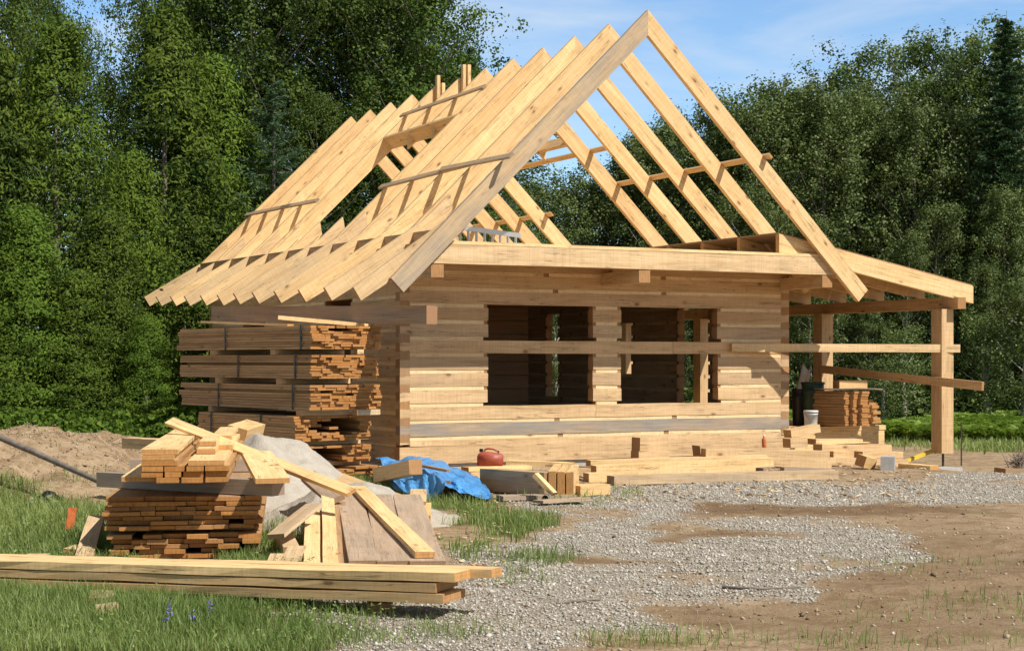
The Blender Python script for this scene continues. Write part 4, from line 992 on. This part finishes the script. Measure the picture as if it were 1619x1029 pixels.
# red fuel can
def jerry(loc):
    root = empty('fuel_can', loc, 'red plastic fuel can standing on boards against the house wall', 'fuel can')
    ax = Vector((RT.x, RT.y, 0)); bx = Vector((FW.x, FW.y, 0))
    def body(prof, th, name, mat, off=0., bev=.02):
        bm = bmesh.new(); A = []
        for s in (-1, 1): A.append([bm.verts.new(loc + ax * x + bx * (s * th / 2 + off) + Vector((0, 0, z))) for x, z in [(q[0] * .92, q[1] * .92) for q in prof]])
        bm.faces.new(A[0]); bm.faces.new(A[1][::-1]); n = len(prof)
        for i in range(n): bm.faces.new((A[0][i], A[1][i], A[1][(i + 1) % n], A[0][(i + 1) % n]))
        bmesh.ops.recalc_face_normals(bm, faces=bm.faces)
        bmesh.ops.bevel(bm, geom=[e for e in bm.edges], offset=bev, segments=3, affect='EDGES', clamp_overlap=True)
        me = bpy.data.meshes.new(name); bm.to_mesh(me); bm.free(); me.polygons.foreach_set('use_smooth', [True] * len(me.polygons)); return link(name, me, mat, root)
    body([(-.19, 0), (.19, 0), (.195, .13), (.185, .168), (.13, .178), (-.075, .205), (-.14, .20), (-.19, .15)], .17, 'can_body', RED, 0., .012)
    h = [loc + ax * x + Vector((0, 0, z)) for x, z in ((-.085, .18), (-.07, .215), (-.03, .228), (.04, .222), (.10, .195), (.125, .15))]
    link('handle', tubes_mesh('handle', [(h, [.013] * 6)], 10), RED, root)
    s = [loc + ax * x + Vector((0, 0, z)) for x, z in ((-.12, .185), (-.118, .225))]
    link('cap', tubes_mesh('cap', [(s, [.028, .026])], 14), STRAP, root)
    c2 = [loc + ax * x + Vector((0, 0, z)) for x, z in ((.11, .17), (.112, .20))]
    link('vent_cap', tubes_mesh('vent', [(c2, [.013, .012])], 10), STRAP, root)
jerry(W(775, 21.9, .187))
bl = W(1208, 24.15, zt(707, 24.15)); root = empty('bottle', bl, 'small clear bottle of orange-red drink standing on a pale timber', 'bottle')
link('bottle_body', lathe_mesh('b', [(0, 0), (.030, 0), (.034, .01), (.034, .11), (.028, .13), (.014, .145), (.013, .165)], 16, bl), ORANGE, root)
link('bottle_cap', lathe_mesh('c', [(.016, .163), (.016, .185), (0, .186)], 12, bl), WHITEP, root)

# aluminium ladder on its edge on the loft
lr = empty('ladder', onY(770, 380, -.45), 'aluminium ladder lying on its edge on the loft deck', 'ladder')
La, Lb = onY(722, 386, -.15), onY(862, 386, .55); La = Vector((La.x, -.15, 3.25)); Lb = Vector((La.x + 1.55, .85, 3.25))
dirn = (Lb - La).normalized()
for z in (.022, .27):
    m = MB(); m.board(La + Vector((0, 0, z)), Lb + Vector((0, 0, z)), .028, .07 if z > .1 else .045, tone=1); m.build('side_rail', METAL, lr)
nr = 8
for i in range(nr):
    p = La + (Lb - La) * ((i + .4) / nr); m = MB(); m.board(p + Vector((0, 0, .05)), p + Vector((0, 0, .25)), .03, .03, up=dirn, tone=1); m.build('rung', METAL, lr)

# odds and ends at the left
pole = [W2(-60, 672, 19.2), W2(0, 691, 19.0), W2(60, 717, 18.6), W2(115, 742, 18.2), W2(168, 766, 17.6)]
tag(link('pole', tubes_mesh('pole', [(pole, [.038, .040, .037, .033, .028])], 12), BARK), 'long grey peeled pole lying over the dirt mound', 'pole')
rt = []
for i in range(70):
    c = W2(144 + random.gauss(0, 9), 712 + random.gauss(0, 3), 22.6); dv = (RT * random.gauss(1, .3) + Vector((0, 0, random.gauss(.25, .25)))) * .28
    rt.append(([c - dv, c + Vector((0, 0, .03)), c + dv * .8], [.006, .008, .004]))
tag(link('root_clump', tubes_mesh('roots', rt, 5), BARK), 'tangle of dry roots on top of the far dirt mound', 'roots')
for i, (px, py, d, s, mat, lb, nm, ct) in enumerate((
    (44, 793, 18.3, .05, RED, 'crumpled red scrap in the litter by the dirt mound', 'litter_scrap', 'litter'),
    (52, 797, 18.2, .07, WHITEP, 'crumpled white bag left in the litter by the dirt mound', 'litter_bag', 'litter'),
    (66, 797, 18.2, .05, WHITEP, 'small white scrap in the middle of the litter by the dirt mound', 'litter_scrap', 'litter'),
    (86, 800, 18.1, .06, WHITEP, 'white scrap at the right end of the litter by the dirt mound', 'litter_scrap', 'litter'),
    (76, 791, 18.2, .10, STRAP, 'black bag in the litter by the dirt mound', 'litter_bag', 'litter'))):
    c = W2(px, py, d); n = 12; th = np.linspace(0, 2 * math.pi, n, endpoint=False); ph = np.linspace(.05, math.pi - .05, 8)
    T_, P_ = np.meshgrid(th, ph); rr = s * (.75 + .6 * rng.random(T_.shape))
    V = np.stack([c.x + rr * np.sin(P_) * np.cos(T_) * 1.3, c.y + rr * np.sin(P_) * np.sin(T_), c.z + rr * np.cos(P_) * .9], -1).reshape(-1, 3)
    ff = [(a * n + b, a * n + (b + 1) % n, (a + 1) * n + (b + 1) % n, (a + 1) * n + b) for a in range(7) for b in range(n)]
    tag(link(nm, raw_mesh(nm, V, ff), mat), lb, ct)
timber('stake', W2(110, 836, 15.2), W2(114, 802, 15.2), .08, .015, 'orange plastic strip standing in the grass by the foreground stack', 'marker', ORANGE, 1, 0, up=(.3, -1, 0), jit=.008)
stk = [W2(1143, 936, 11.5), W2(1175, 941, 11.35), W2(1210, 942, 11.3), W2(1268, 937, 11.45)]
for p in stk: p.z = gz(p.x, p.y) + .012
tag(link('stick', tubes_mesh('stick', [(stk, [.012, .011, .008, .004])], 7), BARK), 'thin dark stick lying on the gravel', 'stick')
stk = [W(880, 10.7, 0), W(915, 10.8, 0), W(950, 10.95, 0)]
for p in stk: p.z = gz(p.x, p.y) + .01
tag(link('stick', tubes_mesh('stick', [(stk, [.006, .009, .004])], 7), BARK), 'short crooked twig on the gravel in the foreground', 'stick')
# blue-purple wildflowers
for (px, d, h_, lb) in ((268, 9.75, .19, 'tallest blue wildflower in front of the long planks'), (304, 9.7, .13, 'small blue wildflower right of the tallest one'), (333, 9.9, .14, 'pinkish blue wildflower nearest the gravel side'), (262, 9.6, .1, 'short blue wildflower left of the tallest one')):
    b = G(px, d); root = empty('wildflower', b, lb, 'wildflower', 'blue wildflowers by the long planks')
    link('stem', tubes_mesh('stem', [([b, b + Vector((.005, 0, h_ * .5)), b + Vector((0, .005, h_))], [.003, .0025, .0015])], 5), GRASS, root)
    n = 24; zz = rng.uniform(.4, 1.0, n) * h_; a = rng.uniform(0, 6.28, n); rr = .006 + .012 * rng.random(n); s = .006
    c = np.stack([b.x + rr * np.cos(a), b.y + rr * np.sin(a), b.z + zz], -1); v = c[:, None] + rng.normal(0, s, (n, 4, 3))
    link('blossom', raw_mesh('blossom', v.reshape(-1, 3), np.arange(n * 4).reshape(n, 4)), PURPLE, root)

# ------------------------------------------------------------------ trees
def leaves(name, C, D, L, Wd, tint, mat, N=None):
    """C centres, D unit directions"""
    n = len(C); rv = rng.normal(0, 1, (n, 3)) if N is None else N
    if N is not None: D = D - N * (D * N).sum(1, keepdims=True); D /= np.linalg.norm(D, axis=1)[:, None] + 1e-9
    S = np.cross(D, rv); S /= np.linalg.norm(S, axis=1)[:, None] + 1e-9
    L = np.broadcast_to(L, (n,))[:, None]; Wd = np.broadcast_to(Wd, (n,))[:, None]
    v = np.stack([C - D * L * .5, C + S * Wd * .5, C + D * L * .5, C - S * Wd * .5], 1)
    me = raw_mesh(name, v.reshape(-1, 3), np.arange(n * 4).reshape(n, 4)); face_attr(me, 'tint', tint); me.materials.append(mat); return me
def unit(v): return v / (np.linalg.norm(v, axis=-1, keepdims=True) + 1e-9)
def proto_cedar(H, Rm, seed):
    g = np.random.default_rng(seed); n = 620
    h = H * (g.random(n) ** 1.15) * .985 + .1; th = g.uniform(0, 6.28, n)
    prof = lambda t: (np.clip(1 - t, 0, 1) ** .75) * (1 - .25 * np.exp(-(t / .06) ** 2))
    lump = 1 + .22 * np.sin(3 * th + h * 1.3 + seed) + .15 * np.sin(5 * th - h * 2.1)
    rr = Rm * prof(h / H) * lump * (.62 + .42 * g.random(n)) + .08
    c = np.stack([rr * np.cos(th), rr * np.sin(th), h - .1 * rr], -1)
    m = 62; k = n * m; ci = np.repeat(c, m, 0); out = np.stack([np.cos(th), np.sin(th), 0 * th], -1); oi = np.repeat(out, m, 0)
    sz = np.repeat(.20 + .22 * g.random(n), m)[:, None]
    off = g.normal(0, 1, (k, 3)) * sz * np.array([.8, .8, .5]); off += oi * (np.abs(g.normal(0, .5, (k, 1))) * sz)
    C = ci + off; D = unit(oi * .7 + g.normal(0, .55, (k, 3)) + np.array([0, 0, .15]))
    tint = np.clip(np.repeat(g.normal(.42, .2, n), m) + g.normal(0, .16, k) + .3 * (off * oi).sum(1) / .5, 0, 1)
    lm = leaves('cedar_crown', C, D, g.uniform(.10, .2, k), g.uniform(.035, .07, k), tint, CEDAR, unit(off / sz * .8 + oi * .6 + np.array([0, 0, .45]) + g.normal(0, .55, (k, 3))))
    tb = [([Vector((0, 0, -.3)), Vector((.05, 0, H * .4)), Vector((0, .05, H * .97))], [.17, .11, .015])]
    for i in range(26):
        a = g.uniform(0, 6.28); z = H * (.05 + .85 * i / 26); r = Rm * (1 - z / H) ** .75 * .8
        tb.append(([Vector((0, 0, z)), Vector((math.cos(a) * r * .5, math.sin(a) * r * .5, z - .02)), Vector((math.cos(a) * r, math.sin(a) * r, z + .12))], [.03, .02, .006]))
    tm = tubes_mesh('trunk', tb, 6); tm.materials.append(BARK); return lm, tm
def proto_decid(H, Rm, seed, mat, bark, base=.12, lf=(.085, .07), nl=52, ncl=9, per=50, sparse=1., up=.45):
    g = np.random.default_rng(seed); tb = []; cl = []
    bend = g.normal(0, .25, 2)
    tp = lambda z: np.array([bend[0] * (z / H) ** 2, bend[1] * (z / H) ** 2, z])
    tb.append(([Vector(tp(0) - [0, 0, .3])] + [Vector(tp(H * q)) for q in (.25, .5, .75, .98)], [.15, .12, .085, .05, .01]))
    for i in range(nl):
        q = base + (1 - base) * ((i + g.random()) / nl) ** .9; z = H * q
        rp = Rm * (math.sin(math.pi * min(1, (q - base * .6) / (1.06 - base * .6)) ** .8)) ** .75 * g.uniform(.6, 1.15) + .15
        a = i * 2.4 + g.normal(0, .4); dv = np.array([math.cos(a), math.sin(a), up + .5 * q]); p0 = tp(z); mid = p0 + dv * rp * .5; end = p0 + dv * rp * np.array([1, 1, 1.0]); end[2] += g.normal(0, .15)
        tb.append(([Vector(p0), Vector(mid - [0, 0, .05]), Vector(end)], [.035 * (1.1 - q) + .008, .018, .005]))
        for j in range(ncl):
            f = g.uniform(.35, 1.08); c = p0 + (end - p0) * f + g.normal(0, .10 + .09 * rp, 3) * np.array([1, 1, .8]); cl.append(c)
    cl.append(tp(H)); cl = np.array(cl); n = len(cl); m = per; k = n * m
    sz = np.repeat(.10 + .15 * g.random(n), m)[:, None]; of_ = g.normal(0, 1, (k, 3)) * sz; C = np.repeat(cl, m, 0) + of_
    Nn = unit(of_ / sz * .9 + unit(np.repeat(cl - np.array([0, 0, 1]) * cl[:, 2:3], m, 0)) * .5 + np.array([0, 0, .5]) + g.normal(0, .6, (k, 3)))
    D = unit(g.normal(0, 1, (k, 3)) + np.array([0, 0, -.3]))
    tint = np.clip(np.repeat(g.normal(.45, .18, n), m) + g.normal(0, .2, k), 0, 1)
    kp = g.random(k) < sparse; C, D, tint, Nn = C[kp], D[kp], tint[kp], Nn[kp]
    lm = leaves('crown', C, D, g.uniform(.75, 1.2, len(C)) * lf[0], g.uniform(.75, 1.2, len(C)) * lf[1], tint, mat, Nn)
    tm = tubes_mesh('trunk', tb, 6); tm.materials.append(bark); return lm, tm
def proto_larch(H, Rm, seed, mat=LARCH, dense=1., droop=-.05, wd=.022):
    g = np.random.default_rng(seed); tb = [([Vector((0, 0, -.3)), Vector((0, 0, H * .5)), Vector((.05, 0, H))], [.12, .07, .008])]; C = []; D = []; Tn = []
    nb_ = int(110 * dense)
    for i in range(nb_):
        q = .1 + .88 * i / nb_; z = H * q; r = Rm * (1 - q) ** .8 * g.uniform(.6, 1.15) + .12; a = i * 2.4 + g.normal(0, .3)
        d = np.array([math.cos(a), math.sin(a), 0]); p0 = np.array([0, 0, z]); n = int(60 + 150 * r)
        s = g.random(n); curve = droop * r * s + .22 * r * s ** 2.5
        tb.append(([Vector(p0), Vector(p0 + d * r * .5 + [0, 0, droop * r * .5]), Vector(p0 + d * r + [0, 0, (droop + .22) * r])], [.016, .01, .003]))
        side = np.array([-d[1], d[0], 0]); sp_ = g.normal(0, .12, n) * r * (1 - s * .5)
        c = p0 + d * (r * s)[:, None] + side * sp_[:, None] + np.stack([0 * s, 0 * s, curve - np.abs(sp_) * .25], -1) + g.normal(0, .025, (n, 3))
        C.append(c); D.append(unit(d * .6 + side * np.sign(sp_)[:, None] * .6 + g.normal(0, .5, (n, 3)))); Tn.append(np.clip(g.normal(.5, .25, n), 0, 1))
    C = np.concatenate(C); D = np.concatenate(D); Tn = np.concatenate(Tn); k = len(C)
    lm = leaves('crown', C, D, g.uniform(.06, .13, k) * (1 + wd * 8), wd, Tn, mat); tm = tubes_mesh('trunk', tb, 5); tm.materials.append(BARK); return lm, tm
SPRUCE = leaf_mat('spruce_needles', (.015, .045, .018), (.05, .11, .035), .6, .1, .3)
P = {}
P['cedar'] = [proto_cedar(11, 2.3, 1), proto_cedar(10, 2.0, 2), proto_cedar(11.5, 2.6, 3)]
P['birch'] = [proto_decid(13, 2.9, 11, BIRCH, PALEBARK, .12, (.095, .075), 58, 10, 50), proto_decid(12.5, 2.6, 12, BIRCH, BARK, .1, (.095, .075), 55, 10, 50), proto_decid(13.5, 3.0, 13, BIRCH, BARK, .15, (.095, .08), 58, 10, 50)]
P['poplar'] = [proto_decid(11, 1.9, 21, POPLAR, PALEBARK, .05, (.10, .085), 60, 8, 46, up=.7), proto_decid(10.5, 1.7, 22, POPLAR, PALEBARK, .05, (.10, .085), 58, 8, 46, up=.75), proto_decid(11.5, 2.1, 23, POPLAR, BARK, .06, (.10, .085), 62, 8, 46, up=.6)]
P['airy'] = [proto_decid(13, 2.2, 31, BIRCH, PALEBARK, .3, (.11, .09), 34, 6, 40, up=.5), proto_decid(13, 2.4, 32, POPLAR, PALEBARK, .3, (.11, .09), 36, 6, 40, up=.5)]
P['larch'] = [proto_larch(8.5, 2.4, 41)]
P['spruce'] = [proto_larch(13, 2.6, 42, SPRUCE, 1.9, -.2, .06)]
P['sapling'] = [proto_decid(4.5, .75, 51, POPLAR, PALEBARK, .08, (.09, .075), 26, 5, 40, up=.9)]
cnt = {}
def tree(kind, px, d, hgt, label, group=None, wsc=1.):
    ps = P[kind]; k = cnt.get(kind, 0); cnt[kind] = k + 1; lm, tm = ps[k % len(ps)]
    base = {'cedar': (11, 10, 11.5), 'birch': (13, 12.5, 13.5), 'poplar': (11, 10.5, 11.5), 'airy': (13, 13), 'larch': (8.5,), 'spruce': (13,), 'sapling': (4.5,)}[kind][k % len(ps)]
    nm = {'cedar': 'cedar_tree', 'birch': 'birch_tree', 'poplar': 'poplar_tree', 'airy': 'aspen_tree', 'larch': 'larch_tree', 'spruce': 'spruce_tree', 'sapling': 'poplar_sapling'}[kind]
    ct = 'sapling' if kind == 'sapling' else 'tree'
    g0 = W(px, d, 0); g0.z = gz(g0.x, g0.y); r = bpy.data.objects.new(nm, None); col.objects.link(r); r.location = g0
    s = hgt / base; r.scale = (s * wsc, s * wsc, s); r.rotation_euler = (0, 0, random.uniform(0, 6.28)); tag(r, label, ct, group)
    for n2, me in (('trunk', tm), ('crown', lm)):
        o = bpy.data.objects.new(n2, me); col.objects.link(o); o.parent = r
    return r
def hp(py, d): return 1.6 - (py - HOR) / F * d
gc = 'dark cedars in the wall of trees left of the house'
for (px, d, py, wv) in ((-120, 31, 60, 1), (-25, 30.5, 60, 1), (88, 31.5, 28, 1.0), (165, 31, 330, 1.25), (205, 33, 240, 1.0), (262, 37, 12, 1.0), (40, 30, 330, 1.3), (330, 38.5, 90, 1.0), (120, 30.2, 430, 1.5), (290, 36.5, 300, 1.1), (-70, 30, 300, 1.3), (390, 39, 200, 1.0), (230, 30.2, 500, 1.4), (345, 38, 250, 1.0), (10, 29.6, 480, 1.5), (440, 39, 330, 1.2)):
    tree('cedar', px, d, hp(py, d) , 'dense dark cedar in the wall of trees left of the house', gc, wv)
gb = 'broad leafy trees rising behind the cedars and the roof'
for (px, d, py) in ((-180, 38, -60), (-60, 39, -40), (30, 41, 5), (118, 42, 70), (285, 43, -30), (330, 42.5, -55), (400, 42, -60), (470, 42, -70), (545, 42, -60), (610, 42, -50), (672, 41, -35), (-110, 44, -60), (70, 46, 20), (190, 45, 150), (300, 45, -50), (430, 46, -50), (560, 46, -40), (640, 47, -10), (510, 40, 180), (600, 41, 160)):
    tree('birch', px, d, hp(py, d), 'broad leafy tree rising behind the cedars and the roof', gb, .72 if 0 < px < 300 else 1.0)
tree('larch', 432, 38, hp(118, 38), 'feathery pale green larch left of the roof ridge', None, 1.1)
tree('larch', 352, 37.5, hp(320, 37.5), 'smaller feathery larch behind the roof tails', None, 1.0)
tree('larch', 742, 42, hp(48, 42), 'larch with bare branch tips at the sky edge above the ridge', None, .85)
gm_ = 'lower trees seen through the rafters'
for (px, d, py) in ((700, 44, 130), (760, 46, 200), (690, 50, 100), (800, 50, 240), (820, 44, 330), (870, 52, 300), (915, 50, 290), (955, 53, 318), (1000, 50, 262), (880, 42, 400), (960, 43, 430), (770, 42, 360), (720, 40, 300)):
    tree('poplar' if px > 780 else 'birch', px, d, hp(py, d), 'lower leafy tree seen through the bare rafters', gm_, 1.25)
gp = 'slender poplars in the wall of trees right of the house'
for (px, d, py) in ((1010, 50, 190), (1052, 49, 205), (1100, 50, 205), (1150, 49, 150), (1205, 48, 132), (1255, 49, 140), (1305, 48, 148), (1355, 49, 160), (1402, 49, 150), (1450, 48, 160), (1500, 49, 150), (1548, 48, 170), (1600, 49, 160), (1650, 48, 150), (1715, 49, 140),
                    (1035, 54, 200), (1085, 55, 180), (1130, 55, 170), (1180, 54, 160), (1235, 55, 150), (1290, 55, 130), (1340, 55, 140), (1390, 54, 130), (1440, 55, 130), (1490, 55, 120), (1540, 54, 120), (1590, 55, 110), (1660, 55, 100), (1780, 52, 100),
                    (1080, 45.5, 400), (1160, 46, 380), (1240, 45.5, 420), (1320, 46, 360), (1375, 45.5, 440), (1430, 45.5, 360), (1500, 46, 440), (1560, 45, 400), (1620, 46, 330), (1690, 45, 380), (1280, 45, 330), (1200, 45, 300), (1470, 46, 290), (1590, 45.5, 280)):
    tree('poplar', px, d, hp(py + 14, d) * random.uniform(.90, 1.03), 'slender leafy poplar in the wall of trees right of the house', gp, random.uniform(.85, 1.15))
for (px, d, py, lb) in ((1350, 62, 97, 'airy pale tree standing out against the sky above the poplars'), (1425, 58, 88, 'first rounded treetop right of the airy pale tree'), (1480, 58, 86, 'second rounded treetop right of the airy pale tree'), (1535, 57, 78, 'tall treetop left of the spruce'), (1562, 53, 70, 'tall aspen just in front of the spruce'), (1636, 54, 62, 'tall aspen at the right edge of the photo'), (1300, 60, 128, 'treetop at the left of the airy pale tree')):
    tree('airy', px, d, hp(py, d), lb, None, 1.1)
tree('spruce', 1590, 47, hp(6, 47), 'dark pointed spruce top above the right-hand trees', None, .95)
for (px, d, py, lb) in ((1430, 42.5, 520, 'young bright poplar sapling left of the front porch post'), (1395, 42, 560, 'low poplar sapling behind the loose boards on the porch'), (1560, 42.5, 500, 'young bright poplar sapling right of the porch'), (1620, 42, 470, 'young poplar sapling at the right edge of the clearing')):
    tree('sapling', px, d, hp(py, d), lb, None, 1.3)

for i in range(22):  # unseen ring of trees added behind the camera to cut low sky light
    a = R(115 + i * 6.2) + random.uniform(-.05, .05); rr = 24 + random.uniform(-2, 6)
    px_, py_ = CAM.x + 2 + math.sin(a + YAW) * rr, CAM.y + math.cos(a + YAW) * rr
    ps = P['birch'][i % 3]; r = bpy.data.objects.new('birch_tree', None); col.objects.link(r); r.location = (px_, py_, 0); s_ = random.uniform(.8, 1.)
    r.scale = (s_,) * 3; r.rotation_euler = (0, 0, i * 1.3); tag(r, 'unseen leafy tree added behind the camera to block low sky light', 'tree', 'unseen trees added behind the camera to block low sky light')
    for n2, me in (('trunk', ps[1]), ('crown', ps[0])):
        o = bpy.data.objects.new(n2, me); col.objects.link(o); o.parent = r

# ferns along the far edge of the clearing
def ferns(n):
    d = rng.uniform(36, 44, n); q = rng.uniform(.16, .40, n); r = q * d
    x = CAM.x + d * FW.x + r * RT.x; y = CAM.y + d * FW.y + r * RT.y; cl = fbm(x, y, .5, 17)
    k = rng.random(n) < sst(.25, .5, cl + .2 * sst(37, 40, d)); x, y, cl = x[k], y[k], cl[k]; m = len(x); z = gh(x, y)
    V = []; fr = 7; lf = 9
    a = rng.uniform(0, 6.28, (m, fr)); L = rng.uniform(.35, .85, (m, fr)) * (.18 + 1.05 * cl * rng.uniform(.3, 1.4, m))[:, None]
    s = np.linspace(.2, 1, lf)[None, None]; dx, dy = np.cos(a)[..., None], np.sin(a)[..., None]
    C = np.stack([x[:, None, None] + dx * L[..., None] * s * .75, y[:, None, None] + dy * L[..., None] * s * .75, z[:, None, None] + L[..., None] * (1.25 * s - .8 * s ** 2)], -1)
    Cc = C.reshape(-1, 3); wl = (np.broadcast_to((1.15 - s) * L[..., None] * .26, C.shape[:3])).reshape(-1)
    Dd = np.stack([np.broadcast_to(-dy, C.shape[:3]), np.broadcast_to(dx, C.shape[:3]), np.zeros(C.shape[:3])], -1).reshape(-1, 3)
    Dd = unit(Dd + rng.normal(0, .25, Dd.shape)); n_ = len(Cc); S = np.stack([np.broadcast_to(dx, C.shape[:3]), np.broadcast_to(dy, C.shape[:3]), np.full(C.shape[:3], .75)], -1).reshape(-1, 3) * .03
    v = np.stack([Cc - Dd * wl[:, None], Cc - S, Cc + Dd * wl[:, None], Cc + S], 1)
    me = raw_mesh('ferns', v.reshape(-1, 3), np.arange(n_ * 4).reshape(n_, 4)); tn = np.clip(np.repeat(rng.normal(.5, .2, m), fr * lf) + rng.normal(0, .12, n_), 0, 1); face_attr(me, 'tint', tn)
    return tag(link('ferns', me, FERN), 'bright green ferns along the foot of the right-hand trees', 'ferns', kind='stuff')
ferns(5600)
n = 50000; d = rng.uniform(44.5, 50, n); r = rng.uniform(.05, .42, n) * d
x = CAM.x + d * FW.x + r * RT.x; y = CAM.y + d * FW.y + r * RT.y; hgt = .3 + 1.8 * fbm(x, y, .5, 73)
C = np.stack([x, y, gh(x, y) + rng.random(n) * hgt], -1)
me = leaves('undergrowth', C, unit(rng.normal(0, 1, (n, 3))), .2, .13, np.clip(rng.normal(.4, .25, n), 0, 1), CEDAR); me.materials.clear()
tag(link('undergrowth', me, POPLAR), 'shady leafy undergrowth among the right-hand trunks behind the ferns', 'undergrowth', kind='stuff')
c = W2(1612, 730, 25.0); rt = []
for i in range(60):
    p = c + Vector((random.gauss(0, .09), random.gauss(0, .06), random.gauss(0, .05))); dv = Vector((random.gauss(0, .1), random.gauss(0, .05), random.gauss(.05, .08))); rt.append(([p - dv, p, p + dv], [.005, .007, .003]))
tag(link('brush_clump', tubes_mesh('brush', rt, 5), BARK), 'clump of dry brown brush at the right edge of the lot', 'brush')
# undergrowth at the foot of the left-hand trees
n = 60000; d = rng.uniform(27.5, 31, n); r = rng.uniform(-.40, -.16, n) * d
x = CAM.x + d * FW.x + r * RT.x; y = CAM.y + d * FW.y + r * RT.y; hgt = .25 + .9 * fbm(x, y, .6, 71) * sst(27.5, 29.5, d)
C = np.stack([x, y, gh(x, y) + rng.random(n) * hgt], -1)
me = leaves('undergrowth', C, unit(rng.normal(0, 1, (n, 3))), .13, .08, np.clip(rng.normal(.5, .25, n), 0, 1), CEDAR); me.materials.clear()
tag(link('undergrowth', me, CEDAR), 'low dark leafy undergrowth at the foot of the cedars', 'undergrowth', kind='stuff')
